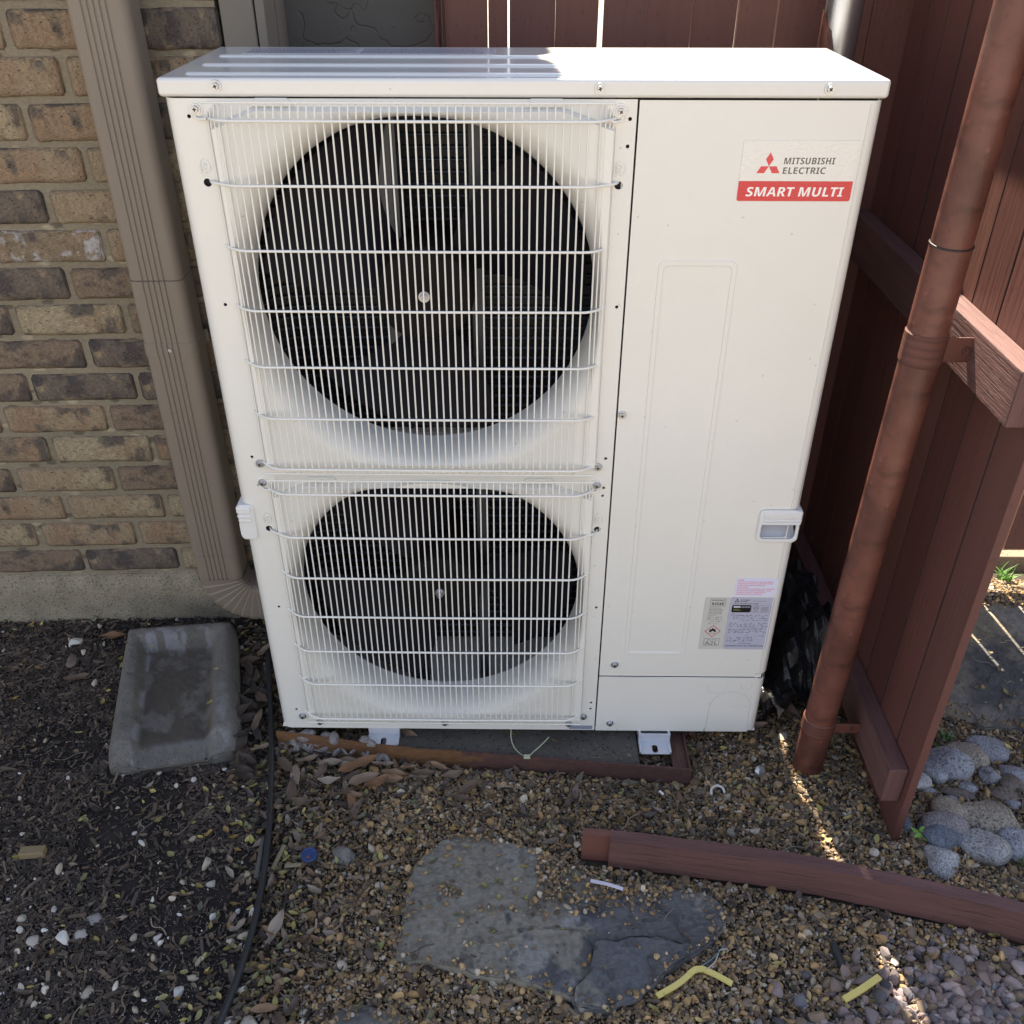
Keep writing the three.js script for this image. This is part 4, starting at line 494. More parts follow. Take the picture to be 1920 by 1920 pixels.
// ---------------------------------------------------------------- things on the ground
const angleZ = (x) => 0.0565 + 0.088 * (x + 0.082) - 0.01 * sstep(-0.3, -0.55, x);
{
  const P = [[-0.30, -0.4], [0.262, -0.4], [0.262, angleZ(0.262) - 0.012], [-0.02, angleZ(-0.02) - 0.012], [-0.30, angleZ(-0.3) - 0.014]];
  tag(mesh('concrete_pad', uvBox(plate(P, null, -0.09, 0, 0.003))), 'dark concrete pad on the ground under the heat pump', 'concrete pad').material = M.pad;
  // rusty steel angle round the pad
  const t = thing('steel_edging', 'rusty red steel angle edging lying in front of the pad, crusted at its left end', 'steel edging', [-0.08, 0, 0.056]);
  const pts = []; for (let i = 0; i <= 12; i++) { const x = lerp(-0.533, 0.369, i / 12); pts.push([x + 0.08, 0, angleZ(x) - 0.056 + (i < 5 ? 0.003 * Math.sin(i * 2) : 0)]); }
  const st = stations(pts, 60), lw = (u) => 0.003 * Math.sin(u * 23) * (u < 0.35 ? 1 : 0.1);
  const g = sweepRect(st, -0.0025, 0.0025, (u) => -0.05 + lw(u) * 0.5, (u) => 0.011 + 0.008 * sstep(0.4, 0, u) + lw(u)); const p = g.attributes.position, uv = g.attributes.uv; for (let i = 0; i < p.count; i++) uv.setXY(i, (p.getX(i) + 0.453) / 0.902, clamp((p.getY(i) + 0.036) / 0.056, 0.02, 0.97)); g.computeVertexNormals();
  mesh('front_leg', g, M.rust, t); const base = sweepRect(st, -0.032, -0.0026, -0.004, 0.0005); const p2 = base.attributes.position, uv2 = base.attributes.uv; for (let i = 0; i < p2.count; i++) uv2.setXY(i, (p2.getX(i) + 0.453) / 0.902, 0.5 + p2.getZ(i) * 2);
  const rb = (x0, x1, y0, y1, z0, z1) => { const q = bx(x0, x1, y0, y1, z0, z1, 0.0012); const u3 = q.attributes.uv; for (let i = 0; i < u3.count; i++) u3.setXY(i, 0.8 + u3.getX(i) * 0.1, u3.getY(i)); return q; };
  mesh('side_leg', [rb(0.444, 0.449, -0.05, 0.0065, -0.28, angleZ(0.369) - 0.059), rb(0.412, 0.4435, -0.006, -0.002, -0.28, angleZ(0.36) - 0.062)], M.rust, t);
  const r = rng(41); const crumbs = []; for (let i = 0; i < 34; i++) { const x = -0.505 + Math.pow(r(), 1.4) * 0.22, front = r() < 0.65, s = 0.004 + r() * 0.009; const q = rock(900 + i, 1, 0.35, 0.7); q.scale(s * 1.5, s, s * (front ? 0.5 : 1.1)); q.rotateY(r() * 3); q.translate(x + 0.08, front ? -0.012 - 0.012 * (x + 0.5) / 0.2 + r() * 0.008 : 0.009 + r() * 0.003, angleZ(x) - 0.056 + (front ? 0.005 : -0.002 - r() * 0.012)); crumbs.push(uvBox(ni(q))); }
  mesh('mortar_crust', crumbs, M.crust, t);
}
// flagstones
function flag(name, P, y, th, m, label, seed, group) {
  const r = rng(seed), Q2 = []; for (let i = 0; i < P.length; i++) { const a = P[i], b = P[(i + 1) % P.length], L = Math.hypot(b[0] - a[0], b[1] - a[1]), n = Math.max(2, Math.round(L / 0.012)); for (let k = 0; k < n; k++) { const t = k / n, e = (vn(a[0] * 50 + k * 0.9, a[1] * 50 + i, seed) - 0.5) * 0.011 * (k ? 1 : 0.3); const nx = -(b[1] - a[1]) / L, nz = (b[0] - a[0]) / L; Q2.push([lerp(a[0], b[0], t) + nx * e, lerp(a[1], b[1], t) + nz * e]); } }
  // top as a clipped fine grid would be heavy: fan of rings that follow the outline inwards
  const cx = P.reduce((s, p) => s + p[0], 0) / P.length, cz = P.reduce((s, p) => s + p[1], 0) / P.length, N = Q2.length, R = 22;
  const h = (x, z) => y + (vn(x * 9, z * 9, seed + 2) - 0.5) * 0.008 + (vn(x * 40, z * 40, seed + 3) - 0.5) * 0.0022;
  const g = ni(grid(N, R + 5, (u, v) => { const q = Q2[Math.round(u * N) % N], j = Math.round(v * (R + 5)); if (j < 4) { const o = [0.004, 0.002, 0.003, 0][j], yy = [-th, -th * 0.6, -th * 0.25, -0.002][j]; const d = Math.hypot(q[0] - cx, q[1] - cz); const k = 1 + (o + (vn(q[0] * 60, q[1] * 60 + j * 3, seed) - 0.5) * 0.005) / d; return [cx + (q[0] - cx) * k, h(q[0], q[1]) + yy, cz + (q[1] - cz) * k]; } const k = 1 - Math.pow((j - 4) / (R + 1), 1) + (j === 4 ? -0.006 : 0); const x = lerp(cx, q[0], k), z = lerp(cz, q[1], k); return [x, h(x, z), z]; }));
  g.translate(-cx, 0, -cz); const gn = g.attributes.normal; let up = 0; for (let i = 0; i < gn.count; i++) up += gn.getY(i); 
  const fit1 = m === M.flag; const o = mesh(name, fit1 ? uvBox(g, 1 / 0.66, 1 / 0.46, 0.5 + (cx - 0.085) / 0.66, 0.5 + (cz - 0.425) / 0.46, 2) : uvBox(g, 1, 1, seed * 0.37, seed * 0.21, 2), m); o.position.set(cx, 0, cz); return tag(o, label, 'flagstone', group);
}
const F1 = [[-0.212, 0.507], [-0.208, 0.407], [-0.209, 0.351], [-0.188, 0.303], [-0.149, 0.26], [-0.097, 0.25], [0.031, 0.276], [0.123, 0.335], [0.193, 0.358], [0.283, 0.363], [0.362, 0.379], [0.387, 0.414], [0.362, 0.465], [0.293, 0.506], [0.252, 0.535], [0.211, 0.574], [0.155, 0.597], [0.105, 0.593], [0.093, 0.573], [0.029, 0.552], [-0.064, 0.539], [-0.13, 0.52]];
const F2 = [[0.139, 0.48], [0.251, 0.467], [0.315, 0.484], [0.282, 0.51], [0.249, 0.534], [0.208, 0.572], [0.154, 0.594], [0.108, 0.590], [0.099, 0.574], [0.132, 0.52]];
const F3 = [[1.179, -0.51], [1.316, -0.501], [1.47, -0.425], [1.42, -0.172], [1.2, -0.052], [1.063, -0.059], [0.994, -0.099], [0.95, -0.168], [1.0, -0.359]];
const F4 = [[-0.319, 0.622], [-0.304, 0.604], [-0.261, 0.59], [-0.205, 0.607], [-0.158, 0.625], [-0.162, 0.72], [-0.3, 0.72]];
flag('flagstone', F1, -0.012, 0.03, M.flag, 'large tan and slate blue flagstone sunk in the gravel in front of the heat pump', 3);
flag('flagstone', F2, -0.006, 0.006, M.flag, 'thin dark slate layer lying on the front right corner of the large flagstone', 5);
flag('flagstone', F3, -0.02, 0.03, mat(0.95, 0.88, 0.76, 0.85, { map: rep(T.slate, 1.1, 1.1), bumpMap: rep(T.slateB, 2.3, 2.3), bumpScale: 0.012 }), 'dark grey flagstone beyond the side fence crossed by thin stripes of sunlight', 7);
flag('flagstone', F4, -0.018, 0.03, M.slate, 'small grey stone slab at the bottom edge beside the mulch', 9);

// cobbles beyond the fence: x, z, half sizes, turn, tint, label
{
  const PX = [[0.935, 0.047, 0.049, 0.042, 0.2, 0, 'large blue grey speckled cobble with a small dark hole beside the fence end'], [0.99, 0.022, 0.044, 0.03, -0.5, 1, 'golden tan cobble behind the large speckled cobble'], [1.044, 0.0, 0.043, 0.03, -0.35, 0, 'blue grey angular cobble nearest the striped dark flagstone'], [0.893, 0.066, 0.036, 0.03, -0.3, 0, 'smooth grey cobble tucked between the fence and the large speckled cobble'], [0.853, 0.088, 0.03, 0.028, 0.2, 3, 'pale cobble half hidden behind the fence edge'], [1.014, 0.079, 0.027, 0.026, 0.9, 0, 'heart shaped grey cobble under the golden tan one'], [1.048, 0.1, 0.023, 0.022, 0.3, 2, 'dull brown grey cobble left of the picture edge, above the oval brown one'], [1.075, 0.072, 0.033, 0.022, -0.4, 0, 'blue grey cobble cut by the right picture edge'], [0.958, 0.108, 0.021, 0.016, -0.1, 0, 'small blue grey cobble resting on a long brown one'], [0.932, 0.122, 0.036, 0.014, -0.35, 2, 'long thin brown cobble in the middle of the cobbles'], [1.022, 0.123, 0.031, 0.02, -0.25, 2, 'oval dark brown cobble above the largest flat stone'], [0.868, 0.115, 0.018, 0.012, 0, 0, 'tiny grey cobble near the fence edge'], [1.035, 0.146, 0.017, 0.014, 0, 0, 'little grey cobble at the upper right of the largest flat stone'], [0.9, 0.15, 0.026, 0.018, -0.2, 0, 'grey cobble peeping from behind the sunlit tan one'], [0.888, 0.178, 0.035, 0.036, -0.3, 1, 'tan cobble with a patch of sunlight on it'], [0.966, 0.188, 0.062, 0.046, -0.25, 1, 'largest flat tan stone among the cobbles'], [0.864, 0.208, 0.043, 0.032, -0.15, 4, 'mauve grey cobble leaning on the dark blue one'], [0.857, 0.238, 0.046, 0.031, -0.25, 5, 'rough dark blue grey cobble above the pale egg shaped one'], [0.928, 0.257, 0.045, 0.04, -0.2, 6, 'black and white speckled round cobble'], [0.833, 0.292, 0.031, 0.037, 0.3, 3, 'pale egg shaped cobble nearest the bowed board'], [0.994, 0.25, 0.036, 0.034, 0, 0, 'grey round cobble at the right picture edge beside the speckled one'], [0.797, 0.2, 0.012, 0.02, 0, 5, 'small dark speckled stone against the foot of the fence']];
  const tint = [[0.42, 0.43, 0.46], [0.5, 0.43, 0.32], [0.24, 0.19, 0.15], [0.7, 0.69, 0.68], [0.42, 0.37, 0.37], [0.24, 0.27, 0.32], [0.62, 0.61, 0.58]];
  const ms = tint.map((c) => mat(...c, 0.62, { map: T.speck, bumpMap: rep(T.fine, 2, 2), bumpScale: 0.0008 }));
  PX.forEach(([x, z, a, b, ry, c, label], i) => { const g = rock(700 + i, 3, 0.26, 1, false, i === 15 ? 5 : 2 + i % 2);  const h = Math.min(a, b) * (i === 15 ? 0.45 : 0.62); g.scale(a * 1.05, h, b * 1.05); g.computeVertexNormals(); const gg = uvBox(ni(g), 4 + (i * 7 % 5), 4 + (i * 7 % 5), i * 0.37, i * 0.21); const o = mesh('cobble', gg, ms[c]); o.position.set(x, H(x, z) + h * 0.4, z); o.rotation.set(0.1 * Math.sin(i), ry, 0.08 * Math.cos(i * 2)); tag(o, label, 'cobble', 'river cobbles beyond the fence'); });
}
// bowed board lying on edge in the gravel
{
  const pts = [[0.125, 0, 0.293], [0.178, 0, 0.298], [0.335, 0, 0.319], [0.53, 0, 0.349], [0.7, 0, 0.389], [0.845, 0, 0.428], [0.93, 0, 0.456], [1.25, 0, 0.6]];
  const o = thing('bent_board', 'long bowed reddish brown board lying on edge in the gravel, notched at its left end', 'board', [0.55, -0.024, 0.36]); const st = stations(pts.map(([x, y, z]) => [x - 0.55, y, z - 0.36]), 110);
  const up = (u) => 0.078 + (vn(u * 40, 3) - 0.5) * 0.003; const main = st.slice(5), lap = st.slice(0, 6);
  mesh('plank', sweepRect(main, (u) => -0.013 + (vn(u * 300, 5) - 0.5) * 0.0012, (u) => 0.012 + (vn(u * 60, 9) - 0.5) * 0.001, 0, up), M.timber, o);
  mesh('lap', sweepRect(lap, -0.013, 0.001, 0, 0.077), M.fence[2], o);
}
// black plastic lawn edging
{
  const o = thing('lawn_edging', 'thin black plastic edging strip winding between the mulch and the gravel', 'edging', [-0.5, 0, 0.2]);
  const P = HOSE.filter(([, z]) => z > -0.5 && z < 0.95).map(([x, z]) => [x + 0.5, 0.002 - (z > 0.3 ? 0.006 : 0), z - 0.2]);
  mesh('bead', uvBox(tube(P, 0.0062, 120, 10)), M.blackPlastic, o); const st = stations(P, 80); mesh('strip', sweepRect(st, -0.0018, 0.0018, -0.06, 0), M.blackPlastic, o);
  mesh('splice', uvBox(tube([[-0.012 + 0.008, -0.004, 0.07], [-0.006 + 0.006, -0.003, 0.11], [0.004, -0.004, 0.16]], 0.005, 20, 8)), mat(0.09, 0.085, 0.08, 0.7), o);
}
// small finds
const yel = phys(0.66, 0.55, 0.17, 0.4), yelD = mat(0.63, 0.52, 0.15, 0.45);
{
  const tri = (pts, w, h) => { const st = stations(pts, 24); return sweepRect(st, -w, w, 0, h); };
  let t = thing('cable_jacket', 'bent piece of empty yellow cable jacket with loose wires by the flagstone corner', 'cable', [0.31, -0.021, 0.54]);
  mesh('jacket', [tri([[-0.069, 0, 0.029], [-0.03, 0.002, 0.008], [-0.008, 0.004, -0.008]], 0.0048, 0.004), tri([[-0.01, 0.004, -0.008], [0.004, 0.007, -0.015], [0.018, 0.006, -0.017]], 0.0048, 0.0045), tri([[0.016, 0.006, -0.017], [0.038, 0.003, -0.008], [0.064, 0, 0.006]], 0.0048, 0.004)], yel, t);
  for (const [c, p] of [[[0.4, 0.4, 0.38], [[0.02, 0.008, -0.014], [0.04, 0.012, -0.03], [0.05, 0.014, -0.048], [0.066, 0.008, -0.055]]], [[0.03, 0.03, 0.035], [[0.012, 0.006, -0.02], [0.034, 0.01, -0.026], [0.056, 0.008, -0.05]]], [[0.35, 0.17, 0.08], [[0.03, 0.008, -0.02], [0.05, 0.01, -0.035], [0.07, 0.006, -0.042]]], [[0.1, 0.16, 0.2], [[0.01, 0.008, -0.02], [0.035, 0.016, -0.032], [0.062, 0.01, -0.062]]]]) mesh('wire', tube(p, 0.0011, 14, 6), mat(...c, 0.5), t);
  t = thing('cable_jacket', 'short straight piece of yellow cable jacket lying on gravel near the sunlit patch', 'cable', [0.59, -0.004, 0.56]);
  mesh('jacket', tri([[-0.036, 0, 0.021], [-0.004, 0.002, 0.005], [0.036, 0.001, -0.019]], 0.0053, 0.0046), yelD, t); mesh('end', tube([[0.036, 0.003, -0.019], [0.044, 0.005, -0.026]], 0.0012, 4, 6), mat(0.1, 0.06, 0.03, 0.6), t);
  const tb = new THREE.CylinderGeometry(0.0068, 0.0068, 0.044, 16, 1, true); tb.rotateX(Math.PI / 2); tb.rotateY(0.12); t = thing('tube_offcut', 'short black plastic tube offcut lying in the gravel', 'tube', [0.571, -0.017, 0.492]); mesh('sleeve', ni(tb), M.blackPlastic, t); { const q = new THREE.TorusGeometry(0.006, 0.001, 6, 16); q.translate(0, 0, 0.022); q.rotateY(0.12); mesh('rim', ni(q), M.blackPlastic, t); }
  t = mesh('plastic_strip', tri([[-0.03, 0, -0.009], [0, 0.003, 0], [0.03, 0.001, 0.009]], 0.0035, 0.0012), mat(0.62, 0.6, 0.66, 0.4)); t.position.set(0.169, -0.004, 0.3655); tag(t, 'thin white plastic strip at the back edge of the large flagstone', 'plastic strip');
  t = thing('bottle_cap', 'round blue plastic cap lying in leaves beside the black edging', 'cap', [-0.409, -0.026, 0.3]); mesh('body', cyl(0.0165, 0.0185, 0.018, 28, 0, 0.008, 0), mat(0.05, 0.05, 0.055, 0.5), t); mesh('rim', (() => { const q = new THREE.TorusGeometry(0.014, 0.002, 8, 32); q.rotateX(Math.PI / 2); q.translate(0, 0.018, 0); return ni(q); })(), mat(0.025, 0.055, 0.16, 0.4), t); mesh('disc', [cyl(0.0135, 0.0135, 0.003, 24, 0, 0.0165, 0), cyl(0.004, 0.005, 0.003, 12, 0, 0.019, 0)], mat(0.02, 0.05, 0.16, 0.4), t); t.rotation.set(0.12, 0.3, -0.1);
  t = mesh('crown_cap', [cyl(0.012, 0.0135, 0.005, 21, 0, 0, 0), cyl(0.009, 0.012, 0.0015, 21, 0, 0.0032, 0)], M.zinc); t.position.set(0.522, -0.016, 0.077); t.rotation.set(0.9, 0, -0.5); tag(t, 'shiny metal bottle cap on gravel left of the red post foot', 'bottle cap');
  t = mesh('plastic_hook', tube([[-0.014, 0, 0.012], [-0.012, 0.003, 0], [0, 0.004, -0.009], [0.012, 0.003, -0.004], [0.015, 0, 0.006]], 0.0028, 24, 8), mat(0.6, 0.6, 0.57, 0.4)); t.position.set(0.42, -0.018, 0.127); tag(t, 'small white plastic hook lying on gravel in front of the right foot', 'plastic hook');
  t = mesh('plastic_bit', bx(-0.006, 0.006, -0.0015, 0.0015, -0.0025, 0.0025, 0.0008), mat(0.75, 0.75, 0.73, 0.4)); t.position.set(0.301, -0.014, 0.138); t.rotation.y = -0.9; tag(t, 'tiny white plastic bit on gravel below the steel edging', 'plastic bit');
  t = thing('zip_tie', 'pale green zip tie bent in a V on the concrete pad', 'zip tie', [0.015, 0, 0.03]); mesh('strap', tube([[-0.03, 0.024, -0.045], [-0.031, 0.012, -0.02], [-0.022, 0.006, 0.008], [0.004, 0.012, 0.036], [0.022, 0.012, 0.018], [0.036, 0.014, 0.004], [0.052, 0.016, -0.016]], 0.0014, 30, 6), phys(0.42, 0.45, 0.3, 0.35), t); mesh('head', bx(-0.003, 0.011, 0.009, 0.014, 0.031, 0.041, 0.001), phys(0.42, 0.45, 0.3, 0.35), t);
  // crumpled black landscape fabric behind the unit
  const fab = ni(grid(26, 24, (u, v) => { const x = lerp(0.55, 0.745, u), z = lerp(-0.5, -0.06, v); const fold = Math.abs(vn(u * 9, v * 7, 5) - 0.5) * 2; return [x - 0.65, 0.012 + 0.14 * Math.exp(-Math.pow((u - 0.72) * 3.2, 2)) * sstep(0, 0.25, v) * sstep(1, 0.7, v) + 0.06 * fold + 0.035 * (vn(u * 24, v * 21, 8) - 0.3) - 0.06 * sstep(0.35, 0, u), z + 0.28]; }, true)); fab.computeVertexNormals(); t = mesh('landscape_fabric', uvBox(fab), phys(0.018, 0.018, 0.02, 0.3, { bumpMap: rep(T.fine, 8, 8), bumpScale: 0.002 })); t.position.set(0.65, 0, -0.28); tag(t, 'crumpled black landscape fabric heaped between the heat pump and the fence', 'fabric');
  const lump = (name, x, z, s, seed, m, label, cat, sq = 0.7) => { const q = rock(seed, 2, 0.35, sq, false, 5); q.scale(...s); q.computeVertexNormals(); const o = mesh(name, uvBox(ni(q)), m); o.position.set(x, H(x, z) + s[1] * 0.45, z); o.rotation.y = seed; return tag(o, label, cat); };
  const lime = mat(0.62, 0.58, 0.48, 0.9, { map: rep(T.sand, 9, 9), bumpMap: rep(T.sandB, 9, 9), bumpScale: 0.002 }), grey = mat(0.33, 0.32, 0.3, 0.95, { map: rep(T.sand, 8, 8), bumpMap: rep(T.sandB, 8, 8), bumpScale: 0.004 });
  lump('concrete_lump', -0.345, 0.289, [0.03, 0.018, 0.018], 31, grey, 'grey lump of broken concrete right of the blue cap', 'stone'); lump('limestone_piece', -0.447, 0.622, [0.019, 0.016, 0.017], 32, lime, 'cream angular limestone piece right of the black edging at the bottom', 'stone'); lump('limestone_piece', -0.742, 0.569, [0.013, 0.01, 0.014], 33, lime, 'white limestone chunk in the mulch near the bottom', 'stone'); lump('limestone_piece', -0.975, 0.612, [0.013, 0.01, 0.012], 34, lime, 'white limestone chunk in the mulch toward the lower left corner', 'stone');
  lump('river_pebble', -0.875, 0.478, [0.014, 0.01, 0.013], 35, mat(0.4, 0.36, 0.31, 0.8), 'tan grey pebble sitting alone in the mulch', 'stone', 0.8); lump('river_pebble', -0.783, 0.43, [0.012, 0.008, 0.016], 36, mat(0.22, 0.21, 0.2, 0.7), 'dark grey smooth pebble in the mulch, upper of a touching pair', 'stone', 0.8); lump('river_pebble', -0.795, 0.462, [0.013, 0.008, 0.013], 37, mat(0.36, 0.34, 0.31, 0.75), 'light grey pebble in the mulch, lower of a touching pair', 'stone', 0.8);
  lump('brick_fragment', -1.103, -0.255, [0.016, 0.014, 0.022], 38, mat(0.33, 0.25, 0.21, 0.95, { map: rep(T.sand, 9, 9) }), 'broken pinkish brick fragment in the mulch near the wall', 'brick fragment'); lump('white_pebble', -1.12, -0.325, [0.021, 0.013, 0.013], 39, mat(0.6, 0.57, 0.49, 0.7), 'smooth cream pebble on the mulch by the wall foot', 'stone', 0.8);
  t = mesh('wood_offcut', uvBox(bx(-0.024, 0.024, 0, 0.016, -0.01, 0.01, 0.002), 6, 6, 0.1, 0.1, 0), mat(0.42, 0.32, 0.17, 0.8, { map: T.wood })); t.position.set(-0.955, -0.026, 0.295); t.rotation.y = 0.1; tag(t, 'small sawn block of pale wood lying in the mulch', 'wood block');
  const splinter = (x, z, l, ry, label) => { const o = mesh('wood_splinter', uvBox(bx(-l / 2, l / 2, 0, 0.004, -0.004, 0.004, 0.0012), 6, 6, 0, 0, 0), mat(0.45, 0.38, 0.24, 0.85, { map: T.wood })); o.position.set(x, H(x, z) + 0.012, z); o.rotation.set(0, ry, 0.05); tag(o, label, 'wood splinter'); };
  splinter(-0.468, 0.302, 0.056, 1.35, 'pale wood splinter standing out beside the black edging'); splinter(-0.435, 0.322, 0.032, 0.05, 'short wood splinter lying flat under the blue cap');
}
// dead leaves one can pick out
function leafGeo(len, w, cup, bend, seed) { const q = rng(seed), a = q() * 6; return ni(grid(4, 12, (u, v) => { const ww = w * Math.pow(Math.sin(Math.PI * Math.pow(clamp(v * 0.97 + 0.015), 0.85)), 0.9) * 0.5 + 0.0004, s = u * 2 - 1; const x = (v - 0.5) * len, zz = s * ww * (1 + 0.06 * Math.sin(v * 17 + a)); return [x, cup * Math.abs(s) * w + bend * Math.pow(v - 0.5, 2) * len * 4 + 0.03 * len * Math.sin(v * 9 + a) * s - (Math.abs(s) < 0.1 ? w * 0.03 : 0), zz + 0.05 * len * Math.sin(v * 3 + a)]; }, true)); }
{
  const tints = [[0.44, 0.345, 0.25], [0.34, 0.25, 0.17], [0.31, 0.165, 0.075], [0.39, 0.25, 0.14], [0.2, 0.142, 0.095], [0.5, 0.42, 0.32], [0.09, 0.068, 0.05]];
  const lm = tints.map((c) => phys(...c, 0.75, { map: rep(T.wood, 4, 2), side: THREE.DoubleSide }));
  const gs = Array.from({ length: 8 }, (_, i) => leafGeo(1, 0.3 + 0.03 * (i % 4), 0.12 + 0.06 * (i % 3), [0.05, -0.06, 0.1, 0.02][i % 4], 40 + i));
  const base = thing('dead_leaf', 'long dry brown leaf in the drift of leaves along the rusty steel edging', 'leaf', [-0.435, 0.006, 0.063], 0, 'dry leaves drifted along the steel edging'); mesh('blade', gs[0], lm[0], base); { const st = tube([[-0.62, 0.02, 0], [-0.5, 0.0, 0]], 0.012, 3, 5); mesh('stalk', st, lm[4], base); }
  const place = (o, x, z, len, ry, dy, ti, gi, r) => { o.position.set(x, H(x, z) + dy, z); o.scale.setScalar(len); o.rotation.set((r() - 0.5) * 0.5, ry, (r() - 0.5) * 0.4); o.children[0].geometry = gs[gi]; o.children[0].material = lm[ti]; };
  const r = rng(61);
  const L = [[-0.34, 0.085, 0.082, 0.5, 0.03, 2], [-0.405, 0.07, 0.05, 0.2, 0.022, 0], [-0.39, 0.078, 0.05, 0.1, 0.02, 5], [-0.472, 0.105, 0.05, -1.25, 0.016, 0], [-0.455, 0.06, 0.045, 0.5, 0.02, 1], [-0.42, 0.092, 0.045, 1.15, 0.02, 4], [-0.4, 0.118, 0.045, 0.1, 0.018, 5], [-0.325, 0.118, 0.062, 0.45, 0.024, 1], [-0.352, 0.105, 0.04, 0.7, 0.02, 4], [-0.265, 0.095, 0.055, -0.15, 0.022, 3], [-0.27, 0.112, 0.052, 0.05, 0.018, 3], [-0.3, 0.118, 0.05, 0.5, 0.02, 2], [-0.36, 0.148, 0.052, 0.9, 0.018, 4], [-0.345, 0.15, 0.045, -0.15, 0.016, 3], [-0.342, 0.17, 0.036, -0.9, 0.016, 2], [-0.33, 0.185, 0.04, 1.2, 0.016, 4], [-0.235, 0.08, 0.035, 0.4, 0.02, 3], [-0.2, 0.09, 0.045, 0.1, 0.016, 4], [-0.17, 0.08, 0.04, -0.4, 0.02, 3], [-0.14, 0.095, 0.05, 0.5, 0.018, 1], [-0.21, 0.1, 0.04, 0.0, 0.012, 1], [-0.47, 0.15, 0.06, -1.4, 0.01, 4], [-0.448, 0.17, 0.045, -0.05, 0.01, 4], [-0.5, 0.085, 0.055, -0.75, 0.02, 4], [-0.29, 0.075, 0.045, -0.1, 0.022, 0], [-0.375, 0.06, 0.06, 0.02, 0.016, 1], [-0.1, 0.13, 0.05, 0.6, 0.014, 4], [-0.12, 0.15, 0.045, -0.1, 0.01, 4]];
  L.forEach((d, i) => { const o = i ? base.clone() : base; if (i) { o.name = numbered('dead_leaf'); scene.add(o); } place(o, d[0], d[1], d[2] * 1.1, d[3], d[4] + 0.004, d[5], i % 8, r); const own = { 0: 'large orange brown leaf lying on top of the drift by the steel edging', 3: 'pale grey leaf pointing down beside the black edging, left end of the drift', 6: 'small cream leaf lying flat in the front of the left drift', 7: 'long grey leaf lying just in front of the large orange brown one', 9: 'broad tan leaf at the right part of the drift near the steel edging', 13: 'slim orange brown leaf on the gravel in front of the leaf drift' }[i]; o.userData = { label: own || 'dry brown leaf in the drift of leaves along the rusty steel edging', category: 'leaf', group: 'dry leaves drifted along the steel edging' }; });
  const solo = (x, z, len, ry, dy, ti, gi, label, group) => { const o = base.clone(); o.name = numbered('dead_leaf'); scene.add(o); o.userData = { label, category: 'leaf' }; if (group) o.userData.group = group; place(o, x, z, len, ry, dy, ti, gi, r); };
  solo(-0.441, 0.451, 0.068, 1.35, 0.018, 5, 1, 'pale grey brown leaf lying alone right of the black edging'); solo(0.52, -0.028, 0.075, 0.1, 0.03, 1, 2, 'rolled brown leaf under the lower right corner of the heat pump'); solo(0.617, -0.09, 0.075, -0.9, 0.04, 1, 3, 'tan leaf standing in the shade between the heat pump and the red post'); solo(-0.245, 0.0, 0.06, -0.5, 0.04, 1, 4, 'broad dusty leaf in the dark under the heat pump left of its foot'); solo(-1.03, -0.345, 0.065, 0.08, 0.016, 2, 5, 'reddish brown leaf at the foot of the brick wall'); solo(-0.8, -0.36, 0.08, 0.15, 0.03, 3, 6, 'brown leaf behind the top edge of the splash block'); solo(-0.425, 0.6, 0.05, 0.15, 0.016, 3, 0, 'orange brown leaf near the bottom left of the flagstone slab'); solo(-0.395, 0.62, 0.055, -0.8, 0.012, 4, 1, 'dull brown leaf just below the orange brown one'); solo(-1.06, -0.19, 0.06, 0.3, 0.012, 4, 2, 'grey brown leaf on the mulch left of the splash block');
  for (let i = 0; i < 26; i++) { const v = i / 25, z = lerp(-0.3, 0.12, v), x = lerp(-0.655, -0.565, v) + (r() - 0.5) * 0.06; solo(x, z, 0.045 + r() * 0.03, r() * 6, 0.012 + r() * 0.03, pick(r, [1, 4, 4, 6, 6, 6]), i % 8, 'dry leaf in the heap between the splash block and the heat pump', 'dry leaves heaped beside the splash block'); }
}
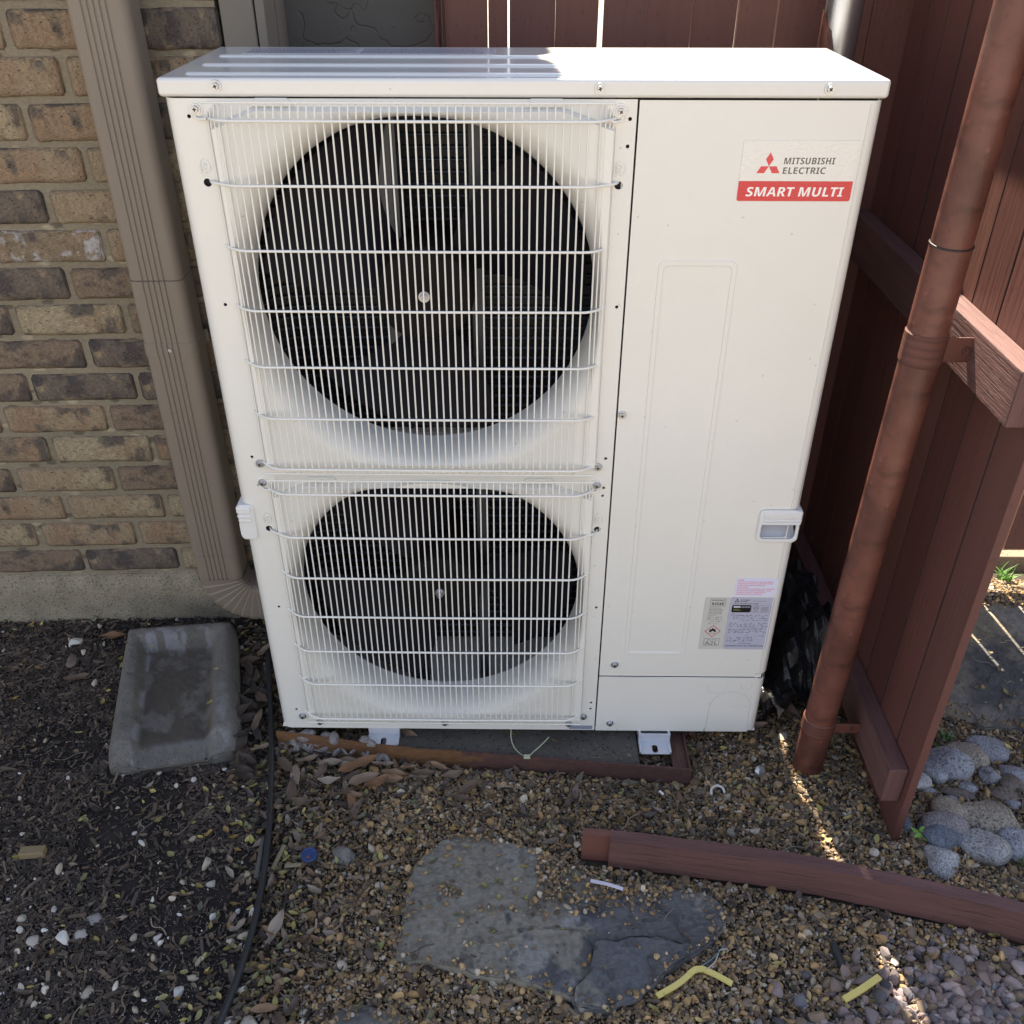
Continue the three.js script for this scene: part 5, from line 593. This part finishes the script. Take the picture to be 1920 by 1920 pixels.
// grass and weeds
{
  const blade = (h, w, lean, a) => ni(grid(1, 6, (u, v) => { const ww = w * (1 - v) * (u - 0.5), l = lean * v * v; return [Math.cos(a) * l - Math.sin(a) * ww, h * v * (1 - 0.25 * v), Math.sin(a) * l + Math.cos(a) * ww]; }));
  const tuft = (x, z, n, h, label, col) => { const r = rng(Math.round(x * 1000)), gs = []; for (let i = 0; i < n; i++) { const g = blade(h * (0.5 + r()), 0.004, h * r(), r() * 6.3); g.translate((r() - 0.5) * h * 0.6, 0, (r() - 0.5) * h * 0.6); gs.push(g); } const o = mesh('grass_tuft', gs, phys(...col, 0.6, { side: THREE.DoubleSide })); o.position.set(x, H(x, z), z); tag(o, label, 'grass'); };
  tuft(1.345, -0.62, 46, 0.05, 'bright green grass tuft at the kerb under the gate', [0.12, 0.28, 0.04]); tuft(0.96, -0.03, 40, 0.03, 'small dark green tuft between cobbles and striped flagstone', [0.06, 0.16, 0.03]); tuft(0.99, 0.295, 36, 0.03, 'olive grass tuft beside the speckled cobble at the right edge', [0.14, 0.16, 0.05]); tuft(0.93, 0.0, 14, 0.02, 'little green sprout behind the large speckled cobble', [0.06, 0.18, 0.03]);
  const lf = leafGeo(0.02, 0.009, 0.1, 0.1, 3); const weed = (x, z, n, label, s = 1) => { const r = rng(Math.round(x * 777)), gs = []; for (let i = 0; i < n; i++) { const g = lf.clone(); g.translate(0.011, 0.004 + r() * 0.008, 0); g.rotateY(i * 2.4 + r()); g.scale(s, s, s); gs.push(g); } gs.push(tube([[0, -0.01, 0], [0, 0.008 * s, 0]], 0.0008, 3, 5)); const o = mesh('weed', gs, phys(0.16, 0.3, 0.05, 0.55, { side: THREE.DoubleSide })); o.position.set(x, H(x, z) + 0.006, z); tag(o, label, 'weed'); };
  weed(0.808, 0.235, 6, 'yellow green weed at the foot of the fence end'); weed(-1.045, 0.43, 5, 'green weed sprig at the left edge of the mulch', 1.1);
}

// ---------------------------------------------------------------- gravel, bark and litter that nobody could count
const UNDER = (x, z) => x > -0.5 && x < 0.5 && z < -0.05;
const onPad = (x, z) => x > -0.3 && x < 0.262 && z < angleZ(x) - 0.01;
const nearAngle = (x, z) => x > -0.54 && x < 0.375 && Math.abs(z - angleZ(x)) < 0.008;
const splashQ = [[-0.985, -0.32], [-0.712, -0.356], [-0.602, 0.048], [-0.884, 0.106]];
const inView = (x, z) => z > -0.62 && z < 1.0 && Math.abs(x) < 1.45 - 0.42 * z && x < 1.8;
const flags = [F1, F3, F4];
const coverF = (x, z) => { for (const F of flags) if (inPoly(F, x, z)) return polyDist(F, x, z); return -1; };
const lapRed = (x, z) => { if (x < 0.12 || x > 1.0) return false; const zc = along([[0.287, 0.12], [0.293, 0.178], [0.317, 0.335], [0.349, 0.53], [0.389, 0.7], [0.428, 0.845], [0.48, 1.0]].map(([a, b]) => [a, b]), x); return Math.abs(z - zc) < 0.017; };
const ft = (x, z) => sstep(0.42, 0.68, z + 0.22 * (x - 0.75) + 0.08 * (vn(x * 9, z * 9, 21) - 0.5)) * sstep(0.3, 0.6, x);
const leafy = (x, z) => sstep(0.2, 0.0, Math.abs(x - hoseX(z)) - 0.02 - 0.1 * sstep(0.3, 0.05, z)) ;
const rockA = rock(1, 1, 0.3, 0.8), rockB = rock(2, 1, 0.22, 0.85, true, 8), pebbleW = rock(3, 1, 0.25, 0.75, true, 9);
const stoneM = mat(1, 1, 1, 0.85, { bumpMap: rep(T.fine, 1, 1), bumpScale: 0.001 });
const tanP = [[0.27, 0.175, 0.078], [0.2, 0.128, 0.055], [0.32, 0.225, 0.115], [0.13, 0.09, 0.05], [0.2, 0.145, 0.09], [0.09, 0.07, 0.052], [0.22, 0.14, 0.06], [0.07, 0.055, 0.042], [0.15, 0.105, 0.06], [0.3, 0.26, 0.2]];
const gritP = [[0.17, 0.132, 0.125], [0.22, 0.172, 0.16], [0.13, 0.104, 0.1], [0.25, 0.205, 0.19], [0.1, 0.094, 0.1], [0.19, 0.135, 0.11], [0.15, 0.108, 0.075]];
function gravelAt(r, smin, smax, pow, keepOnFlag) {
  const x = lerp(-0.72, 1.75, r()), z = lerp(-0.62, 1.0, r()); if (!inView(x, z) || x < hoseX(z) + 0.006 || nearAngle(x, z) || onPad(x, z) || lapRed(x, z)) return null;
  const d = coverF(x, z); let y = H(x, z), s = lerp(smin, smax, Math.pow(r(), pow));
  if (d >= 0) { const patch = inPoly(F1, x, z) ? sstep(0.45, 0.62, vn(x * 16, z * 16, 31)) * sstep(0.44, 0.35, z) * 0.95 + sstep(0.02, 0.0, d) * 0.25 + 0.015 : sstep(0.03, 0, d) * 0.35 + 0.006; if (r() > patch * keepOnFlag) return null; y = (inPoly(F2, x, z) ? -0.004 : -0.010) + s * 0.25; }
  const lf = leafy(x, z); if (r() < lf * 0.6) return null; if (UNDER(x, z) && r() < 0.75) return null;
  const g = ft(x, z); const c = shade(r() < g ? pick(r, gritP) : pick(r, tanP), (0.75 + 0.8 * r()) * (0.75 + 0.5 * vn(x * 6, z * 6, 51))); if (r() < g * 0.55) s *= 1.35;
  return { x, y: y + s * (0.1 + 0.5 * r()), z, s: [s * (0.75 + r() * 0.6), s * (0.6 + r() * 0.4), s * (0.75 + r() * 0.5)], rot: [r() * 6, r() * 6, r() * 6], c };
}
scatter('gravel', 'tan and brown fine gravel covering the ground in front of the heat pump', 'gravel', rockA, stoneM, 150000, 11, (r) => gravelAt(r, 0.0012, 0.0052, 2.0, 1));
scatter('coarse_gravel', 'larger tan stones mixed through the fine gravel', 'gravel', rockB, stoneM, 5600, 12, (r) => { const d = gravelAt(r, 0.005, 0.0108, 2.2, 0.35); if (d) d.c = shade(d.c, 1.25); return d; });
scatter('crushed_granite', 'pinkish grey crushed granite in the lower right corner', 'gravel', rock(4, 1, 0.2, 0.85, true, 9), stoneM, 3300, 13, (r) => { const x = lerp(0.25, 1.25, r()), z = lerp(0.38, 1.0, r()); if (!inView(x, z) || r() > ft(x, z) || lapRed(x, z)) return null; const s = 0.0085 + r() * 0.0065; return { x, y: H(x, z) + s * (0.2 + 0.7 * r()), z, s: [s * (0.8 + r() * 0.5), s * 0.8, s * (0.8 + r() * 0.4)], rot: [r() * 6, r() * 6, r() * 6], c: shade(pick(r, gritP), 0.7 + 0.9 * r()) }; });
const chip = (() => { const g = new THREE.BoxGeometry(1, 0.28, 0.3, 3, 1, 1); const p = g.attributes.position; for (let i = 0; i < p.count; i++) { const t = p.getX(i); p.setZ(i, p.getZ(i) * (1 - 0.5 * Math.abs(t)) + 0.08 * Math.sin(t * 4)); p.setY(i, p.getY(i) * (1 - 0.6 * Math.abs(t)) + 0.1 * t * t); } g.computeVertexNormals(); return ni(g); })();
const barkP = [[0.055, 0.04, 0.03], [0.034, 0.026, 0.022], [0.085, 0.058, 0.04], [0.11, 0.082, 0.058], [0.065, 0.051, 0.042], [0.028, 0.022, 0.018], [0.15, 0.112, 0.076]];
const mulchAt = (r) => { const z = lerp(-0.44, 1.0, r()), x = lerp(-1.65, hoseX(z) + 0.01, r()); if (!inView(x, z) || inPoly(splashQ, x, z)) return null; return [x, z]; };
scatter('bark_mulch', 'dark brown shredded bark mulch bed on the left', 'mulch', chip, M.white, 45000, 14, (r) => { const p = mulchAt(r); if (!p) return null; if (vn(p[0] * 5, p[1] * 5, 61) < 0.42 && r() < 0.75) return null; const big = r() < 0.07, l = big ? 0.014 + r() * 0.022 : 0.004 + r() * 0.011, w = l * (0.5 + r() * 0.8) * (big ? 0.7 : 1); return { x: p[0], y: H(...p) + r() * 0.005, z: p[1], s: [l, w * 0.8, w], rot: [(r() - 0.5) * 0.9, r() * 6.3, (r() - 0.5) * 0.6], c: shade(pick(r, barkP), 0.6 + 0.8 * r()) }; });
scatter('bark_litter', 'bark shreds and twigs mixed into the gravel', 'mulch', chip, M.white, 7200, 15, (r) => { const x = lerp(-0.7, 1.2, r()), z = lerp(-0.6, 0.76, r()); if (!inView(x, z) || x < hoseX(z) + 0.004 || onPad(x, z) && r() > 0.04 || coverF(x, z) >= 0 && r() > 0.08 || nearAngle(x, z) || lapRed(x, z)) return null; const lf = leafy(x, z); if (r() > 0.22 + lf) return null; const l = 0.006 + r() * r() * 0.03, w = l * (0.2 + r() * 0.5); return { x, y: H(x, z) + 0.004 + r() * 0.006 + (onPad(x, z) ? 0.03 : 0), z, s: [l, w, w], rot: [(r() - 0.5) * 0.7, r() * 6.3, (r() - 0.5) * 0.5], c: shade(pick(r, [...barkP, [0.17, 0.12, 0.08], [0.2, 0.15, 0.1]]), 0.7 + 0.8 * r()) }; });
scatter('white_chips', 'small white limestone chips strewn over the dark mulch', 'pebbles', pebbleW, stoneM, 9000, 16, (r) => { const p = mulchAt(r); if (!p) return null; const dens = 0.25 + 0.75 * sstep(0.2, 0.6, p[1] - 0.25 * (p[0] + 0.9)); if (r() > dens * (0.4 + vn(p[0] * 9, p[1] * 9, 41))) return null; const s = 0.0006 + Math.pow(r(), 40) * 0.0095; return { x: p[0], y: H(...p) + 0.003 + s * 0.4, z: p[1], s: [s * (0.9 + r() * 0.7), s, s * (0.8 + r() * 0.5)], rot: [r() * 6, r() * 6, r() * 6], c: shade(pick(r, [[0.56, 0.52, 0.42], [0.48, 0.42, 0.32], [0.62, 0.6, 0.54], [0.4, 0.34, 0.24], [0.52, 0.5, 0.46]]), 0.75 + 0.4 * r()) }; });
const litter = leafGeo(1, 0.5, 0.15, 0.1, 9);
const lfM = phys(1, 1, 1, 0.6, { side: THREE.DoubleSide });
const lp = [[0.3, 0.25, 0.07], [0.2, 0.19, 0.075], [0.13, 0.13, 0.06], [0.25, 0.16, 0.045], [0.15, 0.1, 0.06], [0.18, 0.14, 0.09], [0.36, 0.3, 0.1], [0.11, 0.1, 0.06]];
scatter('small_leaves', 'tiny yellow and olive fallen leaves strewn along the black edging and over the gravel', 'leaves', litter, lfM, 1500, 17, (r) => { const x = lerp(-1.6, 1.2, r()), z = lerp(-0.45, 0.76, r()); if (!inView(x, z) || (onPad(x, z) && r() > 0.1) || nearAngle(x, z)) return null; const dh = Math.abs(x - hoseX(z)); const w = Math.max(Math.exp(-Math.pow(dh / 0.09, 2)) * 1.0, 0.06, x > hoseX(z) && x < 0.7 ? 0.1 * sstep(0.3, 0.05, z - angleZ(x)) + 0.03 : 0); if (r() > w) return null; const inS = inPoly(splashQ, x, z); if (inS && r() > 0.1) return null; const l = 0.009 + r() * 0.012; return { x, y: (inS ? 0.055 : coverF(x, z) >= 0 ? -0.012 : H(x, z) + 0.006 + r() * 0.008) + (onPad(x, z) ? 0.032 : 0), z, s: [l, l, l], rot: [(r() - 0.5) * 0.9, r() * 6.3, (r() - 0.5) * 0.9], c: shade(pick(r, lp), 0.6 + 0.7 * r()) }; });
scatter('brown_leaves', 'brown and grey leaf litter among the bark along the edging', 'leaves', leafGeo(1, 0.36, 0.2, 0.15, 19), lfM, 430, 18, (r) => { const x = lerp(-1.0, 0.5, r()), z = lerp(-0.45, 0.76, r()); if (!inView(x, z) || onPad(x, z) || nearAngle(x, z) || inPoly(splashQ, x, z) || coverF(x, z) > 0.01) return null; const dh = x - hoseX(z); const w = Math.max(dh > 0 ? Math.exp(-Math.pow(dh / 0.12, 2)) : Math.exp(-Math.pow(dh / 0.05, 2)), x > hoseX(z) ? 0.7 * sstep(0.16, 0.02, z - angleZ(x)) * (x < 0.4 ? 1 : 0) : 0.03, 0.02); if (r() > w) return null; const l = 0.014 + r() * 0.024; return { x, y: H(x, z) + 0.006 + r() * 0.01, z, s: [l, l, l], rot: [(r() - 0.5) * 0.8, r() * 6.3, (r() - 0.5) * 0.8], c: shade(pick(r, [[0.12, 0.09, 0.066], [0.17, 0.13, 0.1], [0.08, 0.064, 0.052], [0.15, 0.085, 0.045], [0.21, 0.17, 0.13]]), 0.5 + 0.8 * r()) }; });
scatter('twigs', 'thin dry twigs scattered on gravel and mulch', 'twigs', (() => { const g = tube([[-0.5, 0, 0], [-0.15, 0.02, 0.04], [0.2, 0, -0.03], [0.5, 0.03, 0.05]], 0.012, 8, 5); return g; })(), M.white, 240, 19, (r) => { const x = lerp(-1.5, 1.3, r()), z = lerp(-0.45, 0.76, r()); if (!inView(x, z) || onPad(x, z) || inPoly(splashQ, x, z) || nearAngle(x, z) || lapRed(x, z)) return null; const l = 0.02 + r() * 0.06; return { x, y: (coverF(x, z) >= 0 ? -0.012 : H(x, z) + 0.008) , z, s: [l, 0.05, l > 0.05 ? 0.06 : 0.05].map((q, i) => i ? 0.06 + 0.05 * r() : q), rot: [0, r() * 6.3, (r() - 0.5) * 0.2], c: shade(pick(r, [[0.14, 0.11, 0.085], [0.2, 0.17, 0.14], [0.08, 0.065, 0.055], [0.26, 0.2, 0.14]]), 0.7 + 0.6 * r()) }; });

renderer.render(scene, camera);
